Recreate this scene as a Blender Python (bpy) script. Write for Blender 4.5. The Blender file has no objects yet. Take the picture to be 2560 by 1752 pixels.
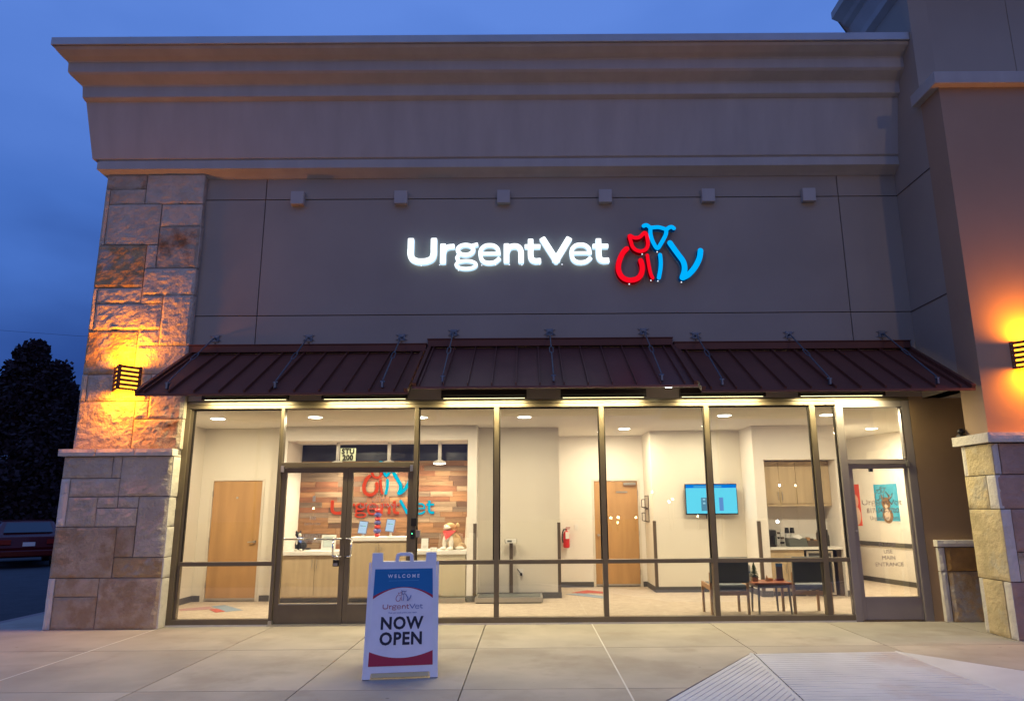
import bpy, math, random
from mathutils import Vector, Matrix, noise
R = math.radians
random.seed(7)
S = bpy.context.scene
COL = S.collection

# ------------------------------------------------------------------ camera
cam = bpy.data.cameras.new('camera'); cam_ob = bpy.data.objects.new('camera', cam); COL.objects.link(cam_ob)
cam.sensor_width = 36.0; cam.sensor_fit = 'HORIZONTAL'
cam.lens = 36.0 * 1776.16 / 2560.0
cam.shift_x = -40.29 / 2560.0; cam.shift_y = 5.9 / 2560.0
cam.clip_start = 0.05; cam.clip_end = 400
P_, Y_, RR_ = 0.213700925, 0.00148907293, -0.00698827
F = Vector((math.sin(Y_)*math.cos(P_), math.cos(Y_)*math.cos(P_), math.sin(P_)))
rt = Vector((math.cos(Y_), -math.sin(Y_), 0)); up = rt.cross(F)
Rv = rt*math.cos(RR_) + up*math.sin(RR_); Uv = -rt*math.sin(RR_) + up*math.cos(RR_)
cam_ob.matrix_world = Matrix(((Rv.x, Uv.x, -F.x, 0.0), (Rv.y, Uv.y, -F.y, -10.39), (Rv.z, Uv.z, -F.z, 1.58), (0, 0, 0, 1)))
S.camera = cam_ob

# ------------------------------------------------------------------ world: blue-hour sky
W = bpy.data.worlds.new('World'); S.world = W; W.use_nodes = True
nt = W.node_tree; nt.nodes.clear()
out = nt.nodes.new('ShaderNodeOutputWorld'); bg = nt.nodes.new('ShaderNodeBackground')
tc = nt.nodes.new('ShaderNodeTexCoord'); sep = nt.nodes.new('ShaderNodeSeparateXYZ')
ramp = nt.nodes.new('ShaderNodeValToRGB')
nz = nt.nodes.new('ShaderNodeTexNoise'); nz.inputs['Scale'].default_value = 1.9; nz.inputs['Detail'].default_value = 5; nz.inputs['Roughness'].default_value = .45
mp = nt.nodes.new('ShaderNodeMapping'); mp.inputs['Scale'].default_value = (1, 1, 2.2)
mr = nt.nodes.new('ShaderNodeMapRange'); mr.inputs['From Min'].default_value = .3; mr.inputs['From Max'].default_value = .7
mr.inputs['To Min'].default_value = -.17; mr.inputs['To Max'].default_value = .15
add = nt.nodes.new('ShaderNodeMath'); add.operation = 'ADD'
L = nt.links.new
L(tc.outputs['Generated'], sep.inputs[0]); L(tc.outputs['Generated'], mp.inputs[0]); L(mp.outputs[0], nz.inputs['Vector'])
L(nz.outputs[0], mr.inputs[0]); L(sep.outputs['Z'], add.inputs[0]); L(mr.outputs[0], add.inputs[1]); L(add.outputs[0], ramp.inputs[0])
e = ramp.color_ramp.elements
e[0].position = 0.0; e[0].color = (.020, .038, .125, 1)
e[1].position = 1.0; e[1].color = (.115, .24, .68, 1)
for p, c in ((.16, (.022, .065, .27, 1)), (.36, (.060, .158, .53, 1)), (.60, (.112, .238, .70, 1))):
    q = ramp.color_ramp.elements.new(p); q.color = c
L(ramp.outputs[0], bg.inputs[0]); bg.inputs[1].default_value = 1.04; L(bg.outputs[0], out.inputs[0])

sun = bpy.data.lights.new('sun', 'SUN'); sun.energy = 0.03; sun.angle = R(20); sun.color = (.6, .75, 1)
so = bpy.data.objects.new('sun', sun); COL.objects.link(so); so.rotation_euler = (R(55), 0, R(-20)); so.location = (0, -20, 20)

S.view_settings.view_transform = 'Standard'; S.view_settings.look = 'None'; S.view_settings.gamma = 1; S.view_settings.exposure = 0
S.view_settings.use_curve_mapping = False
S.render.engine = 'CYCLES'
cy = S.cycles
cy.use_denoising = True
try: cy.denoiser = 'OPENIMAGEDENOISE'; cy.denoising_input_passes = 'RGB_ALBEDO_NORMAL'
except Exception: pass
cy.max_bounces = 8; cy.diffuse_bounces = 4; cy.glossy_bounces = 4; cy.transparent_max_bounces = 16; cy.transmission_bounces = 4
cy.caustics_reflective = False; cy.caustics_refractive = False
cy.sample_clamp_indirect = 6.0; cy.use_light_tree = True

# ------------------------------------------------------------------ materials
def nodes_mat(name):
    m = bpy.data.materials.new(name); m.use_nodes = True
    n = m.node_tree; b = n.nodes['Principled BSDF']
    return m, n, b
MC = {}
def pm(name, col, rough=.6, metal=0., var=.08, scale=2.0, bump=0., bscale=40., col2=None, c2=(.45, .62), stretch=(1, 1, 1), rnd=0., spec=.5, detail=4, bdist=.02, c2scale=None):
    """procedural material: base colour, soft tone variation, optional second colour in patches, fine relief, per-object tone"""
    if name in MC: return MC[name]
    m, n, b = nodes_mat(name); N = n.nodes; K = n.links.new
    tc = N.new('ShaderNodeTexCoord'); oi = N.new('ShaderNodeObjectInfo')
    mp = N.new('ShaderNodeMapping'); mp.inputs['Scale'].default_value = stretch
    ad = N.new('ShaderNodeVectorMath'); ad.operation = 'ADD'
    sc = N.new('ShaderNodeVectorMath'); sc.operation = 'SCALE'; sc.inputs[3].default_value = 17.0
    K(oi.outputs['Random'], sc.inputs[0]); K(tc.outputs['Object'], ad.inputs[0]); K(sc.outputs[0], ad.inputs[1]); K(ad.outputs[0], mp.inputs[0])
    nz = N.new('ShaderNodeTexNoise'); nz.inputs['Scale'].default_value = scale; nz.inputs['Detail'].default_value = detail
    K(mp.outputs[0], nz.inputs['Vector'])
    r = N.new('ShaderNodeValToRGB'); K(nz.outputs[0], r.inputs[0])
    r.color_ramp.elements[0].position = .3; r.color_ramp.elements[1].position = .7
    r.color_ramp.elements[0].color = (*[max(0, c*(1-var)) for c in col], 1)
    r.color_ramp.elements[1].color = (*[c*(1+var) for c in col], 1)
    o = r.outputs[0]
    if col2:
        n2 = N.new('ShaderNodeTexNoise'); n2.inputs['Scale'].default_value = c2scale or scale*.6; n2.inputs['Detail'].default_value = 6; n2.inputs['Roughness'].default_value = .6
        K(mp.outputs[0], n2.inputs['Vector'])
        r2 = N.new('ShaderNodeValToRGB'); r2.color_ramp.elements[0].position = c2[0]; r2.color_ramp.elements[1].position = c2[1]
        K(n2.outputs[0], r2.inputs[0])
        mx = N.new('ShaderNodeMixRGB'); K(r2.outputs[0], mx.inputs[0]); K(o, mx.inputs[1]); mx.inputs[2].default_value = (*col2, 1); o = mx.outputs[0]
    if rnd:
        mm = N.new('ShaderNodeMapRange'); mm.inputs['To Min'].default_value = 1-rnd; mm.inputs['To Max'].default_value = 1+rnd
        K(oi.outputs['Random'], mm.inputs[0])
        hs = N.new('ShaderNodeHueSaturation'); K(o, hs.inputs['Color']); K(mm.outputs[0], hs.inputs['Value']); o = hs.outputs[0]
    K(o, b.inputs['Base Color'])
    b.inputs['Roughness'].default_value = rough; b.inputs['Metallic'].default_value = metal
    b.inputs['Specular IOR Level'].default_value = spec
    if bump:
        bn = N.new('ShaderNodeTexNoise'); bn.inputs['Scale'].default_value = bscale; bn.inputs['Detail'].default_value = 8; bn.inputs['Roughness'].default_value = .62
        K(mp.outputs[0], bn.inputs['Vector'])
        bp = N.new('ShaderNodeBump'); bp.inputs['Strength'].default_value = bump; bp.inputs['Distance'].default_value = bdist
        K(bn.outputs[0], bp.inputs['Height']); K(bp.outputs[0], b.inputs['Normal'])
    MC[name] = m; return m
def spots(m, scale, size, dark):
    """small round dark marks (gum, drips) over a material's own colour"""
    n = m.node_tree; N = n.nodes; b = N['Principled BSDF']; src = b.inputs['Base Color'].links[0].from_socket
    tc = N.new('ShaderNodeTexCoord'); v = N.new('ShaderNodeTexVoronoi'); v.inputs['Scale'].default_value = scale; n.links.new(tc.outputs['Object'], v.inputs['Vector'])
    r = N.new('ShaderNodeMapRange'); r.inputs['From Min'].default_value = size*.6; r.inputs['From Max'].default_value = size; r.inputs['To Min'].default_value = dark; r.inputs['To Max'].default_value = 1.
    n.links.new(v.outputs['Distance'], r.inputs[0]); h = N.new('ShaderNodeHueSaturation'); n.links.new(src, h.inputs['Color']); n.links.new(r.outputs[0], h.inputs['Value']); n.links.new(h.outputs[0], b.inputs['Base Color'])
def em(name, col, st):
    if name in MC: return MC[name]
    m, n, b = nodes_mat(name)
    b.inputs['Base Color'].default_value = (*[min(.8, c)*.08 for c in col], 1); b.inputs['Roughness'].default_value = 1.; b.inputs['Specular IOR Level'].default_value = 0.; b.inputs['Emission Color'].default_value = (*col, 1); b.inputs['Emission Strength'].default_value = st
    MC[name] = m; return m
def flat(name, col, rough=.5, metal=0.): return pm(name, col, rough, metal, var=.04, scale=6)

STUCCO = pm('stucco_tan', (.375, .322, .26), .85, var=.07, scale=.8, bump=.25, bscale=160, bdist=.004)
STUCCO_L = pm('stucco_light', (.47, .445, .41), .85, var=.07, scale=1.2, stretch=(3, 3, .35), col2=(.43, .405, .372), c2=(.5, .85), c2scale=1.0, bump=.2, bscale=160, bdist=.004)
STUCCO_SHADE = pm('stucco_brown_shade', (.33, .215, .12), .85, var=.1, scale=1.2, bump=.25, bscale=160, bdist=.004)  # passage wall stucco, the passage shade painted in as a darker brown
STUCCO_AMBER = pm('stucco_amber_lit', (.41, .275, .18), .85, var=.07, scale=.8, bump=.25, bscale=160, bdist=.004)  # pilaster stucco with the sconce's amber wash tinted into its colour
COPING = pm('coping_metal', (.45, .47, .48), .45, .3, var=.08)
ST_PALE = pm('limestone_pale', (.64, .54, .42), .9, var=.12, scale=4, bump=.9, bscale=12, bdist=.07, rnd=.10, col2=(.54, .41, .27), c2=(.52, .78), c2scale=2.4)
ST_TAN = pm('limestone_tan', (.56, .45, .33), .9, var=.16, scale=4, bump=.9, bscale=9, bdist=.06, rnd=.12, col2=(.27, .155, .075), c2=(.50, .66), c2scale=2.6)
ST_OCHRE = pm('limestone_ochre', (.50, .33, .16), .9, var=.22, scale=4, bump=.9, bscale=9, bdist=.06, rnd=.12, col2=(.46, .40, .33), c2=(.5, .62), c2scale=3)
ST_CAP = pm('limestone_cap', (.68, .62, .54), .9, var=.1, scale=5, bump=.7, bscale=14, bdist=.03, rnd=.06)
ST_YEL_LIT = pm('limestone_yellow_lit', (.66, .52, .29), .9, var=.16, scale=4, bump=.8, bscale=10, bdist=.05, rnd=.1, col2=(.56, .50, .38), c2=(.5, .66))  # limestone with the yellow awning light on the pier's side painted in
ST_RED_DIM = pm('limestone_red_dim', (.42, .275, .215), .9, var=.14, scale=4, bump=.8, bscale=10, bdist=.05, rnd=.15)  # pier front limestone, its dimmer dusk light put into the colour
ST_DARK = pm('limestone_dark', (.42, .23, .07), .9, var=.25, scale=4, bump=.8, bscale=10, bdist=.05, rnd=.05)
MORTAR = pm('mortar', (.20, .165, .14), .95, bump=.4, bscale=80, bdist=.01)
BRONZE = pm('bronze_frame', (.165, .130, .085), .42, .25, var=.1, scale=3)
ALU = pm('grey_door_paint', (.27, .235, .225), .45, .2, var=.08)
CHROME = pm('chrome', (.7, .7, .7), .22, 1., var=.03)
STEEL = pm('brushed_steel', (.48, .46, .43), .35, .9, var=.06, stretch=(1, 1, 12))
BLACK = pm('black_plastic', (.012, .012, .014), .4, var=.2)
DARKM = pm('dark_metal', (.03, .024, .02), .5, .5, var=.2)
AWN = pm('awning_red_metal', (.145, .050, .032), .55, .05, spec=.35, var=.12, scale=1.5)
AWN_C = pm('awning_glossy_metal', (.16, .060, .048), .38, .25, var=.14, scale=1.5)  # glossier and slightly lighter red metal for the raised middle section
GALV = pm('galvanized_steel', (.17, .20, .235), .5, .7, var=.15, scale=20)
CONC = pm('sidewalk_concrete', (.43, .375, .305), .9, var=.14, scale=1.3, bump=.3, bscale=120, bdist=.004, rnd=.05, col2=(.35, .295, .235), c2=(.5, .72), c2scale=1.6, detail=8)
spots(CONC, 1.7, .035, .62); spots(CONC, 4.3, .04, .8)
RAMP = pm('ramp_concrete', (.62, .61, .60), .9, var=.08, scale=2, bump=.4, bscale=90, bdist=.006, col2=(.50, .36, .27), c2=(.58, .8), c2scale=.7)
CAULK = pm('joint_caulk', (.66, .62, .55), .8)
CAULK_D = pm('joint_dirt', (.09, .07, .055), .95)
ASPH = pm('asphalt', (.045, .045, .05), .9, var=.2, scale=4, bump=.5, bscale=150, bdist=.01)
KERB = pm('kerb_concrete', (.33, .26, .25), .9, bump=.2, bscale=60)
WALLP = pm('interior_paint', (.74, .69, .60), .75, var=.02, scale=.7)
WALLW = pm('interior_paint_white', (.80, .75, .69), .75, var=.02, scale=.7)
CEIL = pm('ceiling_paint', (.76, .73, .66), .85, var=.02)
CARPET = pm('carpet_beige', (.47, .385, .295), .95, var=.14, scale=9, bump=.5, bscale=300, bdist=.006, col2=(.40, .33, .27), c2=(.45, .7), c2scale=30)
CARPET_R = pm('carpet_red', (.42, .07, .05), .95, var=.1); CARPET_M = pm('carpet_mauve', (.36, .20, .20), .95, var=.1); CARPET_B = pm('carpet_blue', (.20, .26, .33), .95, var=.1)
BASEB = pm('rubber_base', (.085, .08, .078), .6)
MAPLE = pm('maple_veneer', (.48, .27, .105), .42, var=.12, scale=1.5, stretch=(5, 5, .5), bump=.03)
FRAMEW = pm('door_frame_paint', (.68, .62, .53), .5)
BIRCH = pm('birch_laminate', (.52, .40, .245), .5, var=.09, scale=2, stretch=(7, 7, .6))
WHITEL = pm('white_quartz', (.80, .78, .74), .35, var=.03)
NAVY = pm('navy_paint', (.018, .020, .035), .28, var=.3)
CHARC = pm('charcoal_vinyl', (.12, .13, .12), .55, var=.15, bump=.1, bscale=200)
SLATE = pm('slate_vinyl', (.13, .15, .16), .5, var=.15, bump=.1, bscale=200)
OAK = pm('oak_wood', (.42, .235, .105), .45, var=.15, stretch=(4, 4, .7))
CHERRY = pm('cherry_table_top', (.30, .095, .05), .3, var=.15, stretch=(1, 6, 6))
TABLEG = pm('table_leg_grey', (.11, .10, .105), .5)
GUARD = pm('corner_guard_brown', (.105, .075, .055), .5)
WHITE = flat('white_plastic', (.75, .74, .72), .4)
RED = flat('red_paint', (.60, .02, .02), .35)
def glass_mat():
    m = bpy.data.materials.new('window_glass'); m.use_nodes = True; n = m.node_tree; n.nodes.clear(); N = n.nodes
    o = N.new('ShaderNodeOutputMaterial'); mx = N.new('ShaderNodeMixShader'); t = N.new('ShaderNodeBsdfTransparent'); g = N.new('ShaderNodeBsdfGlossy'); f = N.new('ShaderNodeFresnel')
    t.inputs[0].default_value = (.95, .97, .93, 1); g.inputs['Roughness'].default_value = .01; f.inputs[0].default_value = 1.5
    m2 = N.new('ShaderNodeMath'); m2.operation = 'MULTIPLY'; m2.inputs[1].default_value = 2.1
    n.links.new(f.outputs[0], m2.inputs[0]); n.links.new(m2.outputs[0], mx.inputs[0]); n.links.new(t.outputs[0], mx.inputs[1]); n.links.new(g.outputs[0], mx.inputs[2]); n.links.new(mx.outputs[0], o.inputs[0])
    return m
GLASS = glass_mat()
PLANKS = [pm('plank_'+nm, c, .7, var=.25, scale=3, stretch=(.6, 3, 8), bump=.3, bscale=30, rnd=.15, col2=c2_, c2=(.5, .7)) for nm, c, c2_ in
          (('red_brown', (.22, .09, .045), (.14, .06, .035)), ('honey', (.28, .14, .065), (.19, .095, .045)), ('dark', (.12, .06, .035), (.08, .045, .03)),
           ('weathered', (.29, .20, .13), (.18, .115, .07)), ('tan', (.24, .12, .06), (.32, .20, .11)), ('grey_brown', (.19, .13, .09), (.13, .085, .06)))]

# ------------------------------------------------------------------ mesh helpers
class MB:
    def __init__(s): s.v = []; s.f = []; s.m = []; s.cur = 0
    def quadlist(s, vs, fs):
        b = len(s.v); s.v += [tuple(v) for v in vs]; s.f += [tuple(i+b for i in f) for f in fs]; s.m += [s.cur]*len(fs); return s
    def box(s, x0, x1, y0, y1, z0, z1):
        return s.quadlist([(x0,y0,z0),(x1,y0,z0),(x1,y1,z0),(x0,y1,z0),(x0,y0,z1),(x1,y0,z1),(x1,y1,z1),(x0,y1,z1)],
            [(0,3,2,1),(4,5,6,7),(0,1,5,4),(1,2,6,5),(2,3,7,6),(3,0,4,7)])
    def tube(s, p0, p1, r, n=10, r1=None, caps=True):
        p0 = Vector(p0); p1 = Vector(p1); d = (p1-p0).normalized(); a = d.orthogonal().normalized(); b = d.cross(a); r1 = r if r1 is None else r1
        vs = []; 
        for p, rr in ((p0, r), (p1, r1)):
            for i in range(n):
                t = 2*math.pi*i/n; vs.append(p + (a*math.cos(t)+b*math.sin(t))*rr)
        fs = [(i, (i+1)%n, n+(i+1)%n, n+i) for i in range(n)]
        if caps: fs += [tuple(range(n-1, -1, -1)), tuple(range(n, 2*n))]
        return s.quadlist(vs, fs)
    def path(s, pts, r, n=8, closed=False):
        for i in range(len(pts)-1 + (1 if closed else 0)): s.tube(pts[i], pts[(i+1) % len(pts)], r, n)
        return s
    def lathe(s, c, prof, n=20):   # prof: (radius, z)
        vs = []; fs = []
        for r, z in prof:
            for i in range(n):
                t = 2*math.pi*i/n; vs.append((c[0]+r*math.cos(t), c[1]+r*math.sin(t), c[2]+z))
        for k in range(len(prof)-1):
            for i in range(n): fs.append((k*n+i, k*n+(i+1)%n, (k+1)*n+(i+1)%n, (k+1)*n+i))
        fs += [tuple(range(n-1, -1, -1)), tuple(range((len(prof)-1)*n, len(prof)*n))]
        return s.quadlist(vs, fs)
    def ball(s, c, rx, ry=None, rz=None, n=14, k=9):
        ry = ry or rx; rz = rz or rx
        vs = [(c[0], c[1], c[2]-rz)]; fs = []
        for j in range(1, k):
            t = math.pi*j/k
            for i in range(n):
                a = 2*math.pi*i/n; vs.append((c[0]+rx*math.sin(t)*math.cos(a), c[1]+ry*math.sin(t)*math.sin(a), c[2]-rz*math.cos(t)))
        vs.append((c[0], c[1], c[2]+rz)); L_ = len(vs)-1
        for i in range(n):
            fs.append((0, 1+(i+1)%n, 1+i)); fs.append((L_, 1+(k-2)*n+i, 1+(k-2)*n+(i+1)%n))
        for j in range(k-2):
            for i in range(n): fs.append((1+j*n+i, 1+j*n+(i+1)%n, 1+(j+1)*n+(i+1)%n, 1+(j+1)*n+i))
        return s.quadlist(vs, fs)
    def prism(s, poly, fn, d0, d1):    # 2D polygon (ccw), fn(u,v,d)->3D
        n = len(poly); vs = [fn(u, v, d0) for u, v in poly] + [fn(u, v, d1) for u, v in poly]
        return s.quadlist(vs, [tuple(range(n)), tuple(range(2*n-1, n-1, -1))] + [(i, n+i, n+(i+1)%n, (i+1)%n) for i in range(n)])
FR = lambda u, v, d: (u, d, v)          # facade-parallel drawing plane, d = y
def link(o, parent=None):
    COL.objects.link(o)
    if parent is not None: o.parent = parent
    return o
def ob(name, mb, mat, parent=None, kind=None, label=None, smooth=False, bevel=0, loc=None):
    me = bpy.data.meshes.new(name); me.from_pydata(mb.v, [], mb.f)
    mats = mat if isinstance(mat, (list, tuple)) else [mat]
    for m in mats: me.materials.append(m)
    if len(mats) > 1: me.polygons.foreach_set('material_index', mb.m)
    if smooth: me.polygons.foreach_set('use_smooth', [True]*len(me.polygons))
    me.update()
    o = bpy.data.objects.new(name, me); link(o, parent)
    if loc: o.location = loc
    if kind: o['kind'] = kind
    if label: o['label'] = label
    if bevel:
        b = o.modifiers.new('edge', 'BEVEL'); b.width = bevel; b.segments = 2; b.limit_method = 'ANGLE'
    return o
def box(name, dims, mat, parent=None, **k): return ob(name, MB().box(*dims), mat, parent, **k)
def thing(name, label, cat, loc=(0, 0, 0), rz=0, group=None):
    o = bpy.data.objects.new(name, None); link(o); o.location = loc; o.rotation_euler = (0, 0, rz); o.empty_display_size = .1
    o['label'] = label; o['category'] = cat
    if group: o['group'] = group
    return o
def tag(o, label, cat, group=None):
    o['label'] = label; o['category'] = cat
    if group: o['group'] = group
    return o
def copytree(root, loc, label=None, group=None, rz=None, scale=None):
    def cp(o, par):
        c = o.copy(); COL.objects.link(c); c.parent = par
        for ch in list(o.children): cp(ch, c)
        return c
    r = cp(root, None); r.location = loc
    if rz is not None: r.rotation_euler = (0, 0, rz)
    if scale: r.scale = (scale,)*3
    if label: r['label'] = label
    if group: r['group'] = group
    return r
def area(name, loc, rot, sx, sy, w, col, parent=None, spread=None, shape='RECTANGLE'):
    l = bpy.data.lights.new(name, 'AREA'); l.shape = shape; l.size = sx; l.size_y = sy; l.energy = w; l.color = col
    if spread: l.spread = spread
    o = bpy.data.objects.new(name, l); link(o, parent); o.location = loc; o.rotation_euler = rot
    return o
def text(name, s, size, loc, mat, parent=None, depth=.002, rot=(R(90), 0, 0), align='CENTER', bold=0., sx=1., spacing=1.):
    c = bpy.data.curves.new(name, 'FONT'); c.body = s; c.size = size; c.align_x = align; c.align_y = 'CENTER'; c.extrude = depth; c.offset = bold; c.resolution_u = 3; c.space_character = spacing
    t = bpy.data.objects.new(name, c); COL.objects.link(t)
    me = bpy.data.meshes.new_from_object(t); bpy.data.objects.remove(t); me.materials.clear(); me.materials.append(mat)
    o = bpy.data.objects.new(name, me); link(o, parent); o.location = loc; o.rotation_euler = rot; o.scale = (sx, 1, 1)
    return o

# strokes -> rounded ribbons (logo and sign letters)
def smooth_path(pts, closed=False, n=5):
    P = [Vector((p[0], p[1])) for p in pts]; m = len(P); outp = []
    rng = range(m) if closed else range(m-1)
    for i in rng:
        p0 = P[i-1] if (closed or i > 0) else P[0]*2-P[1]
        p1 = P[i]; p2 = P[(i+1) % m]; p3 = P[(i+2) % m] if (closed or i+2 < m) else P[-1]*2-P[-2]
        for k in range(n):
            t = k/n; outp.append(.5*((2*p1)+(-p0+p2)*t+(2*p0-5*p1+4*p2-p3)*t*t+(-p0+3*p1-3*p2+p3)*t**3))
    if not closed: outp.append(P[-1])
    return outp
def ribbon(mb, pts, w, d0, d1, closed=False, curve=True, cap=True, fn=FR, sq=1.):
    """pts in world units (u right, v up); front face at d0 (towards camera), back at d1; material slot 0 = face, 1 = return"""
    C = smooth_path(pts, closed) if curve else [Vector((p[0], p[1])) for p in pts]
    n = len(C); Lf = []; Rt = []
    for i in range(n):
        if closed: a, b = C[i-1], C[(i+1) % n]
        else: a, b = C[max(0, i-1)], C[min(n-1, i+1)]
        t = (b-a).normalized(); nn = Vector((-t.y, t.x)); k = w/2
        if not curve and (0 < i < n-1 or closed):
            t1 = (C[i]-C[i-1]).normalized(); n1 = Vector((-t1.y, t1.x)); k = w/2/max(.35, nn.dot(n1))
        Lf.append(C[i]+nn*k); Rt.append(C[i]-nn*k)
    def faces(loopL, loopR, closed):
        m = len(loopL); vs = [fn(p.x, p.y, d0) for p in loopL]+[fn(p.x, p.y, d0) for p in loopR]+[fn(p.x, p.y, d1) for p in loopL]+[fn(p.x, p.y, d1) for p in loopR]
        fr = []; sd = []
        for i in range(m if closed else m-1):
            j = (i+1) % m
            fr.append((i, m+i, m+j, j)); sd.append((2*m+i, i, j, 2*m+j)); sd.append((m+i, 3*m+i, 3*m+j, m+j))
        mb.cur = 0; b = len(mb.v); mb.quadlist(vs, fr); mb.cur = 1
        mb.f += [tuple(q+b for q in f) for f in sd]; mb.m += [1]*len(sd); mb.cur = 0
    faces(Lf, Rt, closed)
    if not closed and cap:
        for ci, a, b in ((0, Lf[0], Rt[0]), (n-1, Rt[-1], Lf[-1])):
            c = C[ci]; v0 = a-c; arc = []
            m_ = 6 if sq == 1. else 12
            for k in range(m_+1):
                t = math.pi*k/m_; ct, st_ = math.cos(t), math.sin(t); ct = math.copysign(abs(ct)**sq, ct); st_ = abs(st_)**sq if st_ > 1e-9 else 0.; arc.append(c + Vector((v0.x*ct-v0.y*st_, v0.x*st_+v0.y*ct)))
            m = len(arc); vs = [fn(p.x, p.y, d0) for p in arc]+[fn(p.x, p.y, d1) for p in arc]
            mb.cur = 0; b0 = len(mb.v); mb.quadlist(vs, [tuple(range(m))])
            sd = [(i, i+m, i+1+m, i+1) for i in range(m-1)]; mb.f += [tuple(q+b0 for q in f) for f in sd]; mb.m += [1]*len(sd)
    return mb
LOGO = {  # unit square-ish coordinates measured from the emblem: x right, y down, (points, width, closed)
 'cat_head': [([(570,440),(650,478),(712,482),(775,462),(862,385),(898,440),(915,560),(908,640),(870,705),(800,738),(730,735),(660,700),(615,640),(595,560)], 72, True)],
 'cat_body': [([(508,692),(440,760),(380,870),(338,1010),(345,1130),(400,1230),(490,1283),(580,1290),(680,1265),(750,1200),(785,1110),(788,1020),(765,922)], 100, False)],
 'cat_leg': [([(893,820),(905,930),(925,1080),(945,1180),(975,1252)], 66, False)],
 'dog_ears': [([(848,255),(890,237),(930,250),(975,285),(1050,283),(1130,280),(1210,300),(1280,322),(1335,287),(1388,277),(1425,305)], 76, False)],
 'dog_head': [([(975,310),(972,400),(990,500),(1030,605),(1090,690),(1160,605),(1225,500),(1265,420),(1280,340)], 76, False)],
 'dog_leg': [([(1135,815),(1142,900),(1140,1000),(1125,1110),(1105,1195),(1092,1252)], 76, False)],
 'dog_back': [([(1335,588),(1400,690),(1480,810),(1560,930),(1587,1030),(1580,1130),(1535,1252)], 105, False)],
 'dog_tail': [([(1540,1255),(1640,1205),(1750,1100),(1830,985),(1885,865),(1908,742)], 105, False)]}
def logo(parent, x0, ztop, wid, hgt, d0, d1, mcat, mdog, fn=FR, side=None, thin=1., only=None):
    sx = wid/1685; sz = hgt/1155; k = 0
    for nm, strokes in LOGO.items():
        mb = MB()
        for pts, w, cl in strokes:
            P = [(x0+(a-280)*sx, ztop-(b-190)*sz) for a, b in pts]
            ribbon(mb, P, w*(sx+sz)/2*thin, d0-(.0012*k if d0 < d1 else -.0012*k), d1, cl, True, True, fn); k += 1
        m = mcat if nm.startswith('cat') else mdog
        ob(nm, mb, [m, side or m], parent)
U_ = [(210,370),(210,500),(222,545),(262,565),(325,572),(395,563),(432,540),(443,500),(443,370)]
def ell(cx, cy, rx, ry, n=12): return [(cx+rx*math.cos(2*math.pi*k/n), cy+ry*math.sin(2*math.pi*k/n)) for k in range(n)]
def e_(dx): return ('e', [([(a+dx, b) for a, b in ((1112, 500), (1104, 456), (1070, 424), (1022, 415), (970, 424), (933, 460), (926, 506), (938, 560), (972, 590), (1022, 597), (1075, 588), (1112, 560))], 40, False, True), ([(940+dx, 501), (1106+dx, 501)], 31, False, False)])
def t_(dx): return ('t', [([(a+dx, b) for a, b in ((1443, 380), (1443, 450), (1443, 525), (1456, 565), (1490, 580), (1520, 579))], 56, False, True), ([(1404+dx, 432), (1520+dx, 432)], 46, False, False)])
LET = [  # ch, list of (pts, width, closed, curve)
 ('U', [([(208,368),(208,440),(208,500),(226,548),(275,574),(328,578),(380,572),(427,548),(445,500),(445,440),(445,368)], 62, False, True)]),
 ('r', [([(541,425),(541,575)], 58, False, False), ([(546,490),(562,450),(600,430),(634,426)], 50, False, True)]),
 ('g', [(ell(772,462,80,51), 41, True, True), (ell(780,614,102,40,16), 32, True, True), ([(702,516),(686,545),(704,574)], 36, False, True), ([(838,422),(882,410)], 38, False, False)]),
 e_(0),
 ('n', [([(1194,426),(1194,575)], 56, False, False), ([(1200,482),(1222,442),(1268,426),(1318,436),(1342,478),(1344,530),(1344,576)], 54, False, True)]),
 t_(0),
 ('V', [([(1576,368),(1704,572)], 64, False, False), ([(1830,368),(1702,572)], 64, False, False)]),
 e_(937), t_(700)]
def wordmark(parent, x0, ztop, wid, hgt, d0, d1, mats, fn=FR, side=None, thin=1., joined=False):
    """the wordmark in rounded strokes; hgt = cap height; mats = (first six letters, last three)"""
    sx = wid/2075; sz = hgt/273; allm = [MB(), MB()]
    for i, (ch, st) in enumerate(LET):
        mb = allm[0 if i < 6 else 1] if joined else MB()
        for k, (pts, w, cl, cu) in enumerate(st):
            P = [(x0+(a-175)*sx, ztop-(b-335)*sz) for a, b in pts]
            ribbon(mb, P, w*(sx+sz)/2*thin, d0-(.0012*k if d0 < d1 else -.0012*k), d1, cl, cu, True, fn, sq=.33)
        if not joined: ob('letter', mb, [mats[0 if i < 6 else 1], side or mats[0]], parent)
    if joined:
        for k in (0, 1): ob('wordmark', allm[k], [mats[k], side or mats[k]], parent)

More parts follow.
